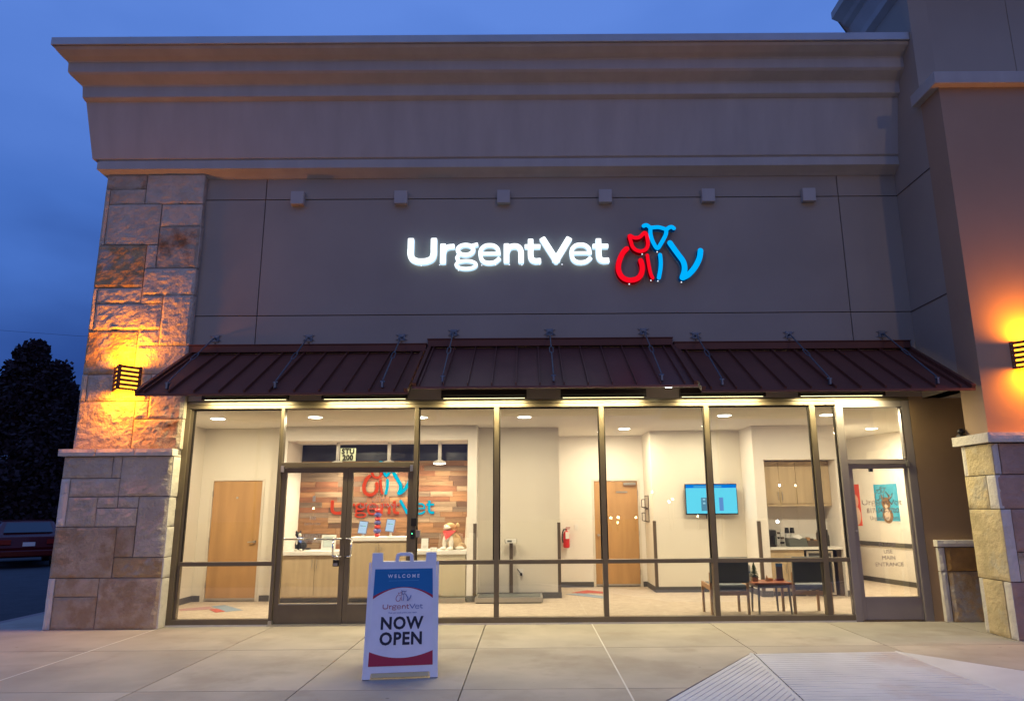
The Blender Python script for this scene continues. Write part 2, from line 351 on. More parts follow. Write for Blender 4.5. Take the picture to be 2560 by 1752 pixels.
# rock-faced stone block: front grid pushed in and out, cut edges straight
def stone(parent, u0, u1, v0, v1, face, mat, amp=.02, thick=.1, fn=None, seed=None, gap=.006, name='stone'):
    fn = fn or (lambda u, v, w: (u, face+w, v))
    u0 += gap; u1 -= gap; v0 += gap; v1 -= gap
    nu = max(2, min(22, int((u1-u0)/.036))); nv = max(2, min(22, int((v1-v0)/.036)))
    mb = MB(); vs = []; off = Vector((random.uniform(0, 50), random.uniform(0, 50), 3))
    base = random.uniform(-.006, .006)
    for j in range(nv+1):
        for i in range(nu+1):
            u = u0+(u1-u0)*i/nu; v = v0+(v1-v0)*j/nv
            ed = i in (0, nu) or j in (0, nv)
            h = .6*noise.fractal(Vector((u*4, v*4, 0))+off, 1.0, 2.2, 3)+.5*noise.fractal(Vector((u*10, v*14, 5))+off, .9, 2.1, 4)
            w = base - (0 if ed else amp*.5+amp*h)
            if ed: w += .004; u += (h*.004 if i in (0, nu) else 0); v += (h*.003 if j in (0, nv) else 0)
            vs.append(fn(u, v, w))
    fs = [(j*(nu+1)+i, j*(nu+1)+i+1, (j+1)*(nu+1)+i+1, (j+1)*(nu+1)+i) for j in range(nv) for i in range(nu)]
    mb.quadlist(vs, fs)
    ring = [i for i in range(nu+1)] + [j*(nu+1)+nu for j in range(1, nv+1)] + [nv*(nu+1)+i for i in range(nu-1, -1, -1)] + [j*(nu+1) for j in range(nv-1, 0, -1)]
    b = len(mb.v); back = []
    for k in ring:
        j, i = divmod(k, nu+1); back.append(fn(u0+(u1-u0)*i/nu, v0+(v1-v0)*j/nv, thick))
    mb.v += back; m = len(ring)
    mb.f += [(ring[(k+1) % m], ring[k], b+k, b+(k+1) % m) for k in range(m)]; mb.m += [0]*m
    return ob(name, mb, mat, parent)

# ================================================================== GROUND
struct = lambda name, dims, mat, **k: box(name, dims, mat, None, kind='structure', **k)
struct('parking_lot', (-90, 90, -90, 90, -.5, -.15), ASPH)
sw = bpy.data.objects.new('sidewalk', None); link(sw); sw['kind'] = 'structure'
ob('joint_bed', MB().box(-7.6, 12, -4.75, 0.0, -.4, -.18).box(-7.6, -6.6, 0, 30, -.4, -.18), CAULK_D, sw)
RP = [(2.41, -2.10), (4.04, -2.04), (6.9, -5.6), (0.05, -5.6)]       # ramp outline (clockwise from far left)
def clip(poly, a, b, keep_left):
    o = []; n = len(poly)
    sd = lambda p: ((b[0]-a[0])*(p[1]-a[1])-(b[1]-a[1])*(p[0]-a[0]))*(1 if keep_left else -1)
    for i in range(n):
        p, q = poly[i], poly[(i+1) % n]; sp, sq = sd(p), sd(q)
        if sp >= 0: o.append(p)
        if (sp > 0 and sq < 0) or (sp < 0 and sq > 0):
            t = sp/(sp-sq); o.append((p[0]+(q[0]-p[0])*t, p[1]+(q[1]-p[1])*t))
    return o
xs = [-7.6, -5.05, -3.52, -2.063, -.60, .87, 2.495, 4.11, 5.72, 7.3, 8.9, 12]
ys = [-4.75, -3.575, -1.69, 0.0]
HZ = lambda u, v, d: (u, v, d)
for i in range(len(xs)-1):
    for j in range(3):
        g = .0055 if True else 0
        cell = [(xs[i]+g, ys[j]+g), (xs[i+1]-g, ys[j]+g), (xs[i+1]-g, ys[j+1]-g), (xs[i]+g, ys[j+1]-g)]
        mb = MB(); rest = cell
        for k in range(4):
            a, b = RP[k], RP[(k+1) % 4]
            outp = clip(rest, a, b, True) if len(rest) > 2 else []
            rest = clip(rest, a, b, False) if len(rest) > 2 else []
            if len(outp) > 2:
                ar = sum(outp[q][0]*outp[(q+1) % len(outp)][1]-outp[(q+1) % len(outp)][0]*outp[q][1] for q in range(len(outp)))
                if abs(ar) > 1e-4: mb.prism(outp, HZ, 0.0, -.2)
        if mb.v: ob('paving_slab', mb, CONC, sw)
for j in range(14): box('paving_slab', (-7.6+.006, -6.62, j*2+.006, j*2+1.994, -.2, 0), CONC, sw)
box('joint_caulk', (-5.058, -5.042, -4.75, -.2, -.1, .002), CAULK, sw); box('joint_caulk', (.862, .878, -4.75, -.01, -.1, .002), CAULK, sw)
ob('kerb', MB().box(-7.75, -7.6, -4.9, 30, -.4, -.001).box(-7.6, .02, -4.9, -4.75, -.4, -.001).box(6.3, 12, -4.9, -4.75, -.4, -.001), KERB, sw)
# curb ramp: ridge-and-groove concrete
rp = bpy.data.objects.new('curb_ramp', None); link(rp); rp['kind'] = 'structure'
def rz_(x, y): return -max(0, (-2.08-y))*.05
def strip_set(p00, p10, p01, p11, n, mb, gr=.18, dep=.009):
    """n strips from edge p00-p10 towards p01-p11 with a groove between"""
    A, B, C_, D_ = [Vector(p) for p in (p00, p10, p01, p11)]
    for k in range(n):
        t0, t1 = k/n, (k+1-gr)/n; t2 = (k+1)/n
        q = [A.lerp(C_, t0), B.lerp(D_, t0), B.lerp(D_, t1), A.lerp(C_, t1), B.lerp(D_, t2), A.lerp(C_, t2)]
        lo = Vector((0, 0, -dep)); i_ = (t1+ (t2-t1)*.5)
        m0, m1 = A.lerp(C_, i_)+lo, B.lerp(D_, i_)+lo
        mb.quadlist([q[0], q[1], q[2], q[3], m1, m0, q[4], q[5]], [(0, 3, 2, 1), (3, 5, 4, 2), (5, 7, 6, 4)])
mbc = MB(); strip_set((2.46, -2.12, .003), (4.02, -2.06, .003), (2.30, -5.6, -.165), (4.6, -5.6, -.165), 46, mbc, gr=.2, dep=.010); ob('ramp_run', mbc, RAMP, rp)
mbl = MB(); strip_set((2.36, -2.13, .003), (2.40, -2.16, .003), (.05, -5.6, -.02), (2.24, -5.6, -.165), 1, mbl, gr=.001, dep=0)
mbl = MB()
nL = 34
for k in range(nL):     # left flare: grooves run parallel to its outer edge
    a0, a1 = k/nL, (k+.8)/nL; a2 = (k+1)/nL; am = (a1+a2)/2
    def P_out(a): return Vector((2.41, -2.12, .003)).lerp(Vector((2.25, -5.6, -.165)), a)
    def P_low(a): s = P_out(a); e_ = Vector((s.x-2.36*(1-a), -5.6, -.02-.145*a)); return e_
    q = [P_out(a0), P_low(a0), P_low(a1), P_out(a1), P_low(am)+Vector((0, 0, -.009)), P_out(am)+Vector((0, 0, -.009)), P_low(a2), P_out(a2)]
    mbl.quadlist(q, [(0, 1, 2, 3), (3, 2, 4, 5), (5, 4, 6, 7)])
ob('ramp_flare', mbl, RAMP, rp)
mbr = MB(); strip_set((4.06, -2.05, .003), (4.08, -2.08, .003), (4.65, -5.6, -.165), (6.9, -5.6, -.02), 1, mbr, gr=.001, dep=0); ob('ramp_flare', mbr, RAMP, rp)
ob('ramp_ridge', MB().tube((2.43, -2.10, -.02), (2.27, -5.6, -.19), .032, 8).tube((4.04, -2.05, -.02), (4.63, -5.6, -.19), .032, 8), RAMP, rp)
struct('ramp_bed', (-1, 8, -5.7, -2.0, -.4, -.20), CAULK_D)

# ================================================================== STORE BUILDING
bld = thing('store_building', 'tan stucco shop building with deep stepped cornice over a glass storefront', 'building')
# backing wall and score-line panels
ob('backing_wall', MB().box(-6.5, 5.80, .02, .18, 3.10, 6.75).box(-6.5, -5.05, .02, .18, 0, 3.10), STUCCO, bld)
box('side_wall', (-6.5, -6.3, .18, 9, 0, 8.4), STUCCO, bld); box('rear_wall', (-6.3, 8.6, 8.8, 9, 0, 8.4), STUCCO, bld); box('roof_deck', (-6.3, 5.82, .18, 8.8, 8.1, 8.3), DARKM, bld)
px_ = [-5.03, -4.08, 4.90, 5.82]; pz_ = [3.135, 4.43, 6.31, 6.78]; g = .007
for i in range(3):
    for j in range(3):
        box('wall_panel', (px_[i]+(g if i else 0), px_[i+1]-(g if i < 2 else 0), -.015, .03, pz_[j]+(g if j else 0), pz_[j+1]-g), STUCCO, bld, bevel=.003)
for cx in (-3.56, -1.95, -.35, 1.235, 2.84, 4.41):
    box('accent_block', (cx-.10, cx+.10, -.11, -.016, 6.20, 6.41), STUCCO_L, bld, bevel=.004)
# cornice: (y, x_left, z) profile, bottom to top
prof = [(-.03, -6.56, 6.66), (-.07, -6.60, 6.69), (-.19, -6.68, 6.76), (-.19, -6.68, 6.885), (-.17, -6.665, 6.90), (-.17, -6.73, 6.93), (-.20, -6.76, 6.93), (-.385, -6.85, 7.79), (-.41, -6.86, 7.80), (-.455, -6.87, 7.83),
        (-.46, -6.87, 7.84), (-.465, -6.885, 8.0), (-.48, -6.895, 8.03), (-.54, -6.93, 8.065), (-.62, -6.99, 8.11), (-.65, -7.01, 8.14), (-.655, -7.015, 8.15), (-.66, -7.02, 8.29), (-.68, -7.03, 8.315), (-.75, -7.07, 8.345), (-.84, -7.115, 8.40), (-.865, -7.13, 8.44)]
prof[5] = (-.17, -6.665, 6.915); prof[4] = (-.17, -6.665, 6.90)
def sweep(pr, xr, yb, mat, name, parent):
    vs = []; n = len(pr)
    for y, xl, z in pr: vs += [(xl, yb, z), (xl, y, z), (xr, y, z)]
    fs = []
    for i in range(n-1):
        a = i*3; b = a+3
        fs += [(a, a+1, b+1, b), (a+1, a+2, b+2, b+1)]
    t = (n-1)*3
    mb = MB().quadlist(vs + [(xr, yb, pr[-1][2]), (xr, .2, pr[0][2])], fs + [(t, t+1, t+2, 3*n), (0, 3*n+1, 2, 1)])
    return ob(name, mb, mat, parent)
for nm, a, b in (('cornice_band', 0, 6), ('cornice_frieze', 5, 10), ('cornice_lower_mould', 9, 16), ('cornice_upper_mould', 15, 22)):
    sweep(prof[a:b], 5.82, 8.8, STUCCO_L, nm, bld)
ob('coping', MB().box(-7.16, 5.82, -.90, .35, 8.445, 8.57).box(-7.16, -6.3, .35, 8.9, 8.445, 8.57), COPING, bld, bevel=.006)

# ---- tower at the right
tw = thing('corner_tower', 'taller tan stucco tower block beside the storefront with ledge over its pilaster', 'building')
ob('side_wall', MB().box(5.82, 6.1, -.96, .5, 3.11, 9.6), STUCCO, tw)
ob('rear_wall', MB().box(5.82, 9.2, .3, .5, 3.11, 10), STUCCO, tw)
ob('front_wall', MB().box(6.1, 7.295, -.96, -.7, 7.2, 12).box(7.31, 9.2, -.96, -.7, 7.2, 12).box(5.82, 6.1, -.96, .5, 9.6, 12).box(7.29, 7.32, -.95, -.7, 7.2, 12), STUCCO, tw)
ob('pilaster', MB().box(5.81, 9.2, -1.42, -.962, 3.11, 7.30).box(5.81, 7.2, -1.42, -.96, 2.30, 3.11), STUCCO_AMBER, tw)
ob('pilaster_ledge', MB().box(5.70, 9.2, -1.53, -.90, 7.30, 7.48), STUCCO_L, tw, bevel=.01)
ob('soffit', MB().box(5.822, 9.2, -.96, .0, 3.11, 3.2), STUCCO, tw)
box('wall_score', (5.813, 5.8195, -.955, 0, 6.303, 6.316), CAULK_D, tw); box('wall_score', (5.813, 5.8195, -.955, 0, 4.423, 4.437), CAULK_D, tw)
tp = [(0, 9.28), (-.10, 9.34), (-.11, 9.45), (-.17, 9.60), (-.19, 9.68), (-.27, 9.72), (-.31, 9.78), (-.42, 9.84), (-.46, 9.86), (-.46, 9.99)]
mbt = MB(); n = len(tp); vs = []
for dx, z in tp: vs += [(5.818+dx, .5, z), (5.818+dx, -.96+dx, z), (9.2, -.96+dx, z)]
fs = []
for i in range(n-1): a = 3*i; fs += [(a, a+1, a+4, a+3), (a+1, a+2, a+5, a+4)]
t = 3*(n-1); vs += [(9.2, .5, tp[-1][1])]; fs += [(t, t+1, t+2, 3*n), tuple(range(t, -1, -3))]
ob('cornice', mbt.quadlist(vs, fs), STUCCO_L, tw)
box('recess_wall', (5.615, 9.2, -.012, .18, 0, 3.134), STUCCO_SHADE, tw, label='brown wall seen through the tower passage, shade put into its colour')

# ---- limestone piers
lp = thing('stone_pier', 'limestone pier at the left end of the shopfront, amber lamp on it', 'stone pier')
ob('core', MB().box(-6.53, -5.035, -.085, .16, 2.35, 6.665).box(-6.57, -5.06, -.185, .16, 0, 2.335), MORTAR, lp)
UP = [('A',-6.55,-5.92,6.46,6.70,1),('B',-5.92,-5.02,6.21,6.70,0),('C',-6.47,-5.92,6.21,6.46,1),('S',-6.55,-6.47,5.54,6.46,0),('D',-6.47,-5.645,5.54,6.21,0),('E',-5.645,-5.02,5.845,6.21,0),('F',-5.645,-5.02,5.165,5.845,1),
 ('G',-6.55,-5.81,4.86,5.54,2),('H',-5.81,-5.645,5.165,5.54,0),('I',-5.81,-5.02,4.735,5.165,0),('J',-6.48,-5.81,4.61,4.86,0),('K',-5.81,-5.48,4.61,4.735,0),('L',-6.48,-5.48,4.20,4.61,0),('S',-6.55,-6.48,4.20,4.86,0),('M',-5.48,-5.02,3.96,4.735,0),
 ('N',-6.55,-5.80,3.53,4.20,2),('O',-5.80,-5.48,3.96,4.20,0),('P',-5.80,-5.02,3.53,3.96,0),('S',-6.55,-6.46,3.13,3.53,0),('Q',-6.46,-5.53,3.13,3.53,0),('R',-5.53,-5.02,2.87,3.53,0),('T',-6.55,-5.72,2.435,3.13,0),('T',-5.72,-5.53,2.87,3.13,0),('V',-5.72,-5.02,2.435,2.87,1)]
BS = [('V',-6.59,-5.89,2.02,2.325,0),('W',-5.89,-5.76,2.02,2.325,0),('X',-5.76,-5.045,1.765,2.325,0),('Y',-6.46,-5.76,1.765,2.02,0),('Z',-6.46,-6.045,1.355,1.765,0),('Z',-6.045,-5.76,1.61,1.765,0),('Z',-5.76,-5.47,1.61,1.765,0),('Z',-6.045,-5.47,1.355,1.61,0),('Z',-5.47,-5.045,.94,1.765,0),('S',-6.59,-6.46,1.355,2.02,3),
 ('a',-6.59,-5.73,.67,1.355,4),('b',-5.73,-5.47,.94,1.355,4),('c',-5.73,-5.045,.67,.94,2),('d',-6.49,-5.895,.425,.67,4),('e',-6.49,-5.895,.0,.425,4),('f',-5.895,-5.045,0,.67,4),('S',-6.59,-6.49,0,.67,3)]
ST_BRN = pm('limestone_brown', (.52, .39, .265), .9, var=.14, scale=4, bump=.8, bscale=14, bdist=.05, rnd=.08, col2=(.42, .28, .16), c2=(.48, .60), c2scale=3.2)
MM = [ST_PALE, ST_TAN, ST_OCHRE, ST_CAP, ST_BRN]
for nm, a, b, c_, d_, m in UP: stone(lp, a, b, c_, d_, -.105, MM[m], amp=.026 if c_ < 5 else .014, thick=.12)
for nm, a, b, c_, d_, m in BS: stone(lp, a, b, c_, d_, -.205, MM[m], amp=.022 if c_ > 1 else .016, thick=.12)
for a, b in ((-6.66, -6.13), (-6.13, -5.575), (-5.575, -5.03)): stone(lp, a, b, 2.325, 2.435, -.25, ST_CAP, amp=.01, thick=.4, name='cap_stone')
# stones on the pier's right return (towards the window)
zz = [0, .66, .94, 1.35, 1.76, 2.325]
for k in range(5): stone(lp, -.2, .02, zz[k], zz[k+1], 0, ST_CAP, amp=.01, thick=.02, fn=lambda u, v, w: (-5.034-w, u, v), name='return_stone')
zz = [2.435, 2.87, 3.53, 3.96, 4.735, 5.165, 5.845, 6.21, 6.68]
for k in range(8): stone(lp, -.10, .0, zz[k], zz[k+1], 0, ST_PALE, amp=.006, thick=.02, fn=lambda u, v, w: (-5.012-w, u, v), name='return_stone')

rpier = thing('stone_pier', 'limestone pier base under the orange-lit tower pilaster, yellow awning light tinted into its left side', 'stone pier')
ob('core', MB().box(5.80, 7.3, -1.46, -.90, 0, 2.36), MORTAR, rpier)
SX = lambda u, v, w: (5.765+w, u, v)     # left side face, u = y
XS = 5.765
def sidestone(y0, y1, z0, z1, m, amp=.012):
    return stone(rpier, y0, y1, z0, z1, 0, m, amp=amp, thick=.06, fn=lambda u, v, w: (XS+w, -u, v) , name='stone')
# (near y, far y) as positive distance in front of the facade
for y0, y1, z0, z1, m in ((.87, .96, 1.935, 2.32, ST_CAP), (.96, 1.505, 1.935, 2.32, ST_YEL_LIT), (.88, 1.32, 1.52, 1.935, ST_YEL_LIT), (1.32, 1.505, 1.52, 1.935, ST_CAP), (.87, 1.505, .665, 1.52, ST_YEL_LIT), (.87, .96, 0, .665, ST_CAP), (.96, 1.36, 0, .665, ST_YEL_LIT), (1.36, 1.505, 0, .665, ST_CAP)):
    sidestone(y0, y1, z0, z1, m)
FB = -1.50
for a, b, c_, d_, m in ((5.765, 5.86, 1.935, 2.32, ST_CAP), (5.86, 6.75, 1.935, 2.32, ST_RED_DIM), (5.77, 6.6, 1.52, 1.935, ST_RED_DIM), (5.77, 5.90, .665, 1.52, ST_CAP), (5.90, 6.6, 1.01, 1.52, ST_RED_DIM), (5.90, 6.5, .665, 1.01, ST_TAN), (5.77, 6.5, 0, .665, ST_RED_DIM), (6.6, 7.3, 1.01, 1.935, ST_PALE), (6.75, 7.3, 1.935, 2.32, ST_PALE), (6.5, 7.3, 0, 1.01, ST_TAN)):
    stone(rpier, a, b, c_, d_, FB, m, amp=.012, thick=.06)
stone(rpier, 5.70, 6.5, 2.325, 2.455, -1.56, ST_CAP, amp=.008, thick=.76, name='cap_stone'); stone(rpier, 6.5, 7.35, 2.325, 2.455, -1.56, ST_CAP, amp=.008, thick=.76, name='cap_stone')
sc_ = thing('security_camera', 'small black dome camera on the ledge of the right stone pier', 'camera', (5.77, -.93, 2.457))
ob('mount', MB().box(-.05, .05, -.04, .04, 0, .02).tube((0, 0, .02), (0, 0, .05), .015), BLACK, sc_)
ob('dome', MB().ball((0, 0, .065), .045, .045, .04), BLACK, sc_, smooth=True); ob('lens', MB().tube((-.03, -.03, .06), (-.06, -.05, .055), .016), BLACK, sc_)

wn = thing('stone_wainscot', 'low limestone wainscot with pale cap beside the grey side door', 'stone wall')
box('core', (5.76, 9.2, -.07, -.013, 0, 1.0), MORTAR, wn)
for a, b, c_, d_, m in ((5.735, 5.83, .665, .99, ST_CAP), (5.83, 6.9, .665, .99, ST_DARK), (5.735, 5.83, 0, .665, ST_CAP), (5.83, 6.95, 0, .665, ST_OCHRE), (6.9, 9.2, .665, .99, ST_TAN), (6.95, 9.2, 0, .665, ST_TAN)):
    stone(wn, a, b, c_, d_, -.09, m, amp=.012, thick=.075)
stone(wn, 5.715, 7.0, .995, 1.095, -.118, ST_CAP, amp=.008, thick=.12, name='cap_stone'); stone(wn, 7.0, 9.2, .995, 1.095, -.118, ST_CAP, amp=.008, thick=.12, name='cap_stone')

# ================================================================== STOREFRONT
sf = thing('storefront', 'bronze aluminium storefront of tall panes with mullions below the awning', 'storefront')
Y0, Y1 = 0.0, .115
def fr(name, x0, x1, z0, z1, mat=BRONZE, y0=Y0, y1=Y1): return box(name, (x0, x1, y0, y1, z0, z1), mat, sf, bevel=.003)
fr('jamb', -5.03, -4.955, .018, 3.02); fr('inner_jamb', -4.953, -4.915, .09, 3.018, y0=.035)
M = [(-3.612, -3.567), (-1.655, -1.597), (-.487, -.417), (1.05, 1.118), (2.595, 2.665), (4.150, 4.225)]
for i, (a, b) in enumerate(M): fr('mullion', a, b, .02 if i in (0, 1) else .092, 3.02)
ob('head', MB().box(-5.03, 4.53, Y0-.002, Y1, 3.022, 3.075), BRONZE, sf, bevel=.003)
ob('head_flashing', MB().box(-5.03, 5.62, -.018, .1, 3.078, 3.10).box(-5.03, 5.62, -.006, .1, 3.101, 3.128), BRONZE, sf, bevel=.003)
segs = [(-4.915, -3.612), (-1.597, -.487), (-.417, 1.05), (1.118, 2.595), (2.665, 4.150), (4.225, 4.528)]
ob('sill', MB().box(-5.03+.075, -3.613, Y0-.003, Y1, .02, .09), BRONZE, sf, bevel=.003); ob('sill', MB().box(-1.596, 4.53, Y0-.003, Y1, .02, .09), BRONZE, sf, bevel=.003)
for a, b in segs:
    fr('rail', a+.001, b-.001, .80, .855, y0=.004)
    box('pane', (a+.002, b-.002, .055, .061, .858, 3.02), GLASS, sf); box('pane', (a+.002, b-.002, .055, .061, .092, .798), GLASS, sf)
    ob('glazing_bead', MB().box(a+.001, a+.018, .035, .075, .857, 3.02).box(b-.018, b-.001, .035, .075, .857, 3.02).box(a+.018, b-.018, .035, .075, 3.0, 3.02), DARKM, sf)
box('base_seal', (-5.03, 4.53, -.008, .1, 0.001, .019), CAULK, sf)
# entrance: transom, two leaves
fr('transom_bar', -3.566, -1.656, 2.163, 2.235); box('pane', (-3.566, -1.656, .055, .061, 2.236, 3.02), GLASS, sf)
def leaf(name, label, xs0, xg0, xg1, xs1, mat, pull_x, sgn, zt=2.158, ztop_glass=2.088):
    d = thing(name, label, 'door')
    yd0, yd1 = .03, .085
    ob('stile', MB().box(xs0, xg0, yd0, yd1, .02, zt), mat, d, bevel=.003); ob('stile', MB().box(xg1, xs1, yd0, yd1, .02, zt), mat, d, bevel=.003)
    ob('top_rail', MB().box(xg0, xg1, yd0, yd1, ztop_glass, zt), mat, d, bevel=.003); ob('bottom_rail', MB().box(xg0, xg1, yd0, yd1, .02, .275 if mat is BRONZE else .314), mat, d, bevel=.003)
    box('pane', (xg0, xg1, .055, .061, .275 if mat is BRONZE else .314, ztop_glass), GLASS, d)
    ob('kick_bead', MB().box(xg0, xg1, yd0-.006, yd0, .275 if mat is BRONZE else .314, .29 if mat is BRONZE else .33), STEEL, d)
    return d
dl = leaf('entrance_door', 'left leaf of the glass entrance doors, key lockbox hanging by its pull', -3.565, -3.49, -2.675, -2.604, BRONZE, -2.63, -1)
dr = leaf('entrance_door', 'right leaf of the glass entrance doors, half hidden by the A-frame sign', -2.598, -2.527, -1.731, -1.658, BRONZE, -2.56, 1)
for d, x0, x1, hx in ((dl, -2.64, -2.745, -2.745), (dr, -2.562, -2.488, -2.488)):
    ob('pull_handle', MB().path([(x0, .03, 1.165), (x0, -.05, 1.165), (hx-.0*1, -.062, 1.16), (hx, -.066, 1.13), (hx, -.066, .95), (hx, -.062, .925), (x0, -.05, .92), (x0, .03, .92)], .0115, 10), CHROME, d, smooth=True)
ob('push_bar', MB().tube((-3.50, .14, 1.155), (-2.68, .14, 1.15), .013).tube((-3.49, .085, 1.155), (-3.49, .14, 1.155), .01), CHROME, dl, smooth=True)
box('threshold', (-3.612, -1.597, -.04, .11, .001, .022), STEEL, sf)
for x0, x1 in ((-3.566, -3.52), (-1.70, -1.66)):
    ob('pivot', MB().box(x0, x1, -.012, .03, 2.10, 2.19), STEEL, sf)
ob('bottom_pivot', MB().box(-3.60, -3.55, -.035, .03, .023, .07), STEEL, sf)
lk = thing('key_lockbox', 'small grey key lockbox hanging on the left entrance door pull', 'lockbox', (-2.695, -.05, .92))
ob('shackle', MB().path([(-.02, 0, -.05), (-.02, 0, 0), (.0, 0, .012), (.02, 0, 0), (.02, 0, -.05)], .005), STEEL, lk)
ob('body', MB().box(-.04, .04, -.022, .02, -.13, -.04), DARKM, lk, bevel=.006); ob('keypad', MB().box(-.028, .028, -.026, -.0225, -.12, -.085), STEEL, lk)
rdr = thing('card_reader', 'black card reader on the mullion right of the entrance doors', 'card reader', (-1.622, -.001, 1.387)); ob('body', MB().box(-.042, .042, -.035, 0, -.057, .057), BLACK, rdr, bevel=.006); ob('face_plate', MB().box(-.03, .03, -.038, -.036, -.045, .045), DARKM, rdr)
kp = thing('keypad', 'slim black keypad with a green light under the card reader', 'keypad', (-1.64, -.001, 1.215)); ob('body', MB().box(-.028, .028, -.03, 0, -.065, .065), BLACK, kp, bevel=.005); ob('status_light', MB().ball((-.004, -.031, .012), .007), em('green_led', (.1, 1, .35), 5), kp)
wb = tag(box('junction_box', (-1.59, -1.53, -.04, .0, 1.175, 1.275), ALU, bevel=.005), 'small grey box beside the keypad on the window mullion', 'electric box')
su = thing('suite_number_sign', 'small pale suite plate STU 200 in the transom above the doors', 'sign', (-2.62, .045, 2.345))
box('plate', (-.112, .112, -.002, .004, -.093, .093), flat('plate_cream', (.62, .66, .52), .6), su)
text('lettering', 'STU', .105, (0, -.004, .045), BLACK, su, .001, bold=.004, sx=.95, spacing=1.1); text('lettering', '200', .105, (0, -.004, -.045), BLACK, su, .001, bold=.004, sx=.95, spacing=1.05)
# side door (grey)
fr('side_jamb', 4.53, 4.632, .0, 3.075, ALU, y0=-.012); fr('side_jamb', 5.497, 5.612, 0, 3.075, ALU, y0=-.012); fr('side_head', 4.633, 5.496, 2.985, 3.075, ALU, y0=-.012); fr('side_transom_bar', 4.633, 5.496, 2.155, 2.225, ALU)
box('pane', (4.633, 5.496, .055, .061, 2.226, 2.984), GLASS, sf); ob('transom_bead', MB().box(5.468, 5.485, -.014, .05, 2.24, 2.96), STEEL, sf)
ds = leaf('side_door', 'grey single glass door at the right end asking to use the main entrance', 4.636, 4.704, 5.467, 5.494, ALU, 4.7, 1, zt=2.152, ztop_glass=2.092)
ob('lock_cylinder', MB().tube((4.67, .012, 1.22), (4.67, .035, 1.22), .016), STEEL, ds); ob('closer_arm', MB().box(4.98, 5.03, .09, .13, 2.05, 2.12), DARKM, ds)
ob('pivot', MB().box(5.47, 5.51, -.03, .0, 2.12, 2.2), STEEL, ds)
DEC = flat('decal_grey', (.34, .28, .26), .6); DECL = flat('decal_pale', (.42, .40, .40), .6)
dd = .052
logo(ds, 4.985, 1.835, .27, .20, dd, dd+.001, DEC, DEC, thin=.55)
wordmark(ds, 4.80, 1.652, .58, .078, dd, dd+.001, (DEC, DEC), thin=.62, joined=True)
text('lettering', '817-345-7700', .098, (5.09, dd, 1.495), DEC, ds, .0005, sx=.84, bold=.001); text('lettering', 'UrgentVet.com', .078, (5.10, dd, 1.393), DEC, ds, .0005, sx=.85)
for s_, z in (('PLEASE', 1.02), ('USE', .93), ('MAIN', .845), ('ENTRANCE', .755)): text('lettering', s_, .078, (5.10, dd, z), DEC, ds, .0005)
for s_, z, sz in (('365', 1.446, .07), ('DAYS A YEAR', 1.365, .04), ('URGENT', 1.20, .068), ('CARE FOR PETS', 1.125, .042)): text('lettering', s_, sz, (-3.085, .052, z), DECL, dl, .0005, sx=.95)
ob('icon', MB().box(-3.10, -3.06, .052, .053, 1.68, 1.76), DECL, dl)
logo(dr, -2.25, 1.80, .19, .135, .052, .053, DECL, DECL, thin=.5); wordmark(dr, -2.42, 1.655, .56, .07, .052, .053, (DECL, DECL), thin=.55, joined=True)

# linear lights under the awning, hung on the wall over the glass
TUBE = em('tube_glow', (1, .86, .46), 6.0)
for i in range(6):
    x0 = -4.72 + i*1.735
    l_ = thing('linear_light', ('first', 'second', 'third', 'fourth', 'fifth', 'sixth')[i] + ' linear wall light from the left, black housing above the glass', 'wall light', (x0, 0, 3.225), group='linear lights under the awning')
    l_.location = (x0, -.05, 3.188)
    ob('housing', MB().box(0, 1.24, -.15, -.05, -.02, .06).box(0, 1.24, -.15, -.142, -.062, -.0205).box(0, 1.24, -.058, -.05, -.062, -.0205).box(0, .01, -.1415, -.0585, -.062, -.0205).box(1.23, 1.24, -.1415, -.0585, -.062, -.0205).box(.1, .16, -.0495, .034, -.03, .03).box(1.08, 1.14, -.0495, .034, -.03, .03), DARKM, l_, bevel=.004)
    ob('tube', MB().tube((.03, -.10, -.045), (1.21, -.10, -.045), .014, 10), TUBE, l_)
    area('lamp', (.62, -.10, -.0615), (0, 0, 0), 1.18, .075, 52, (1, .87, .48), l_)

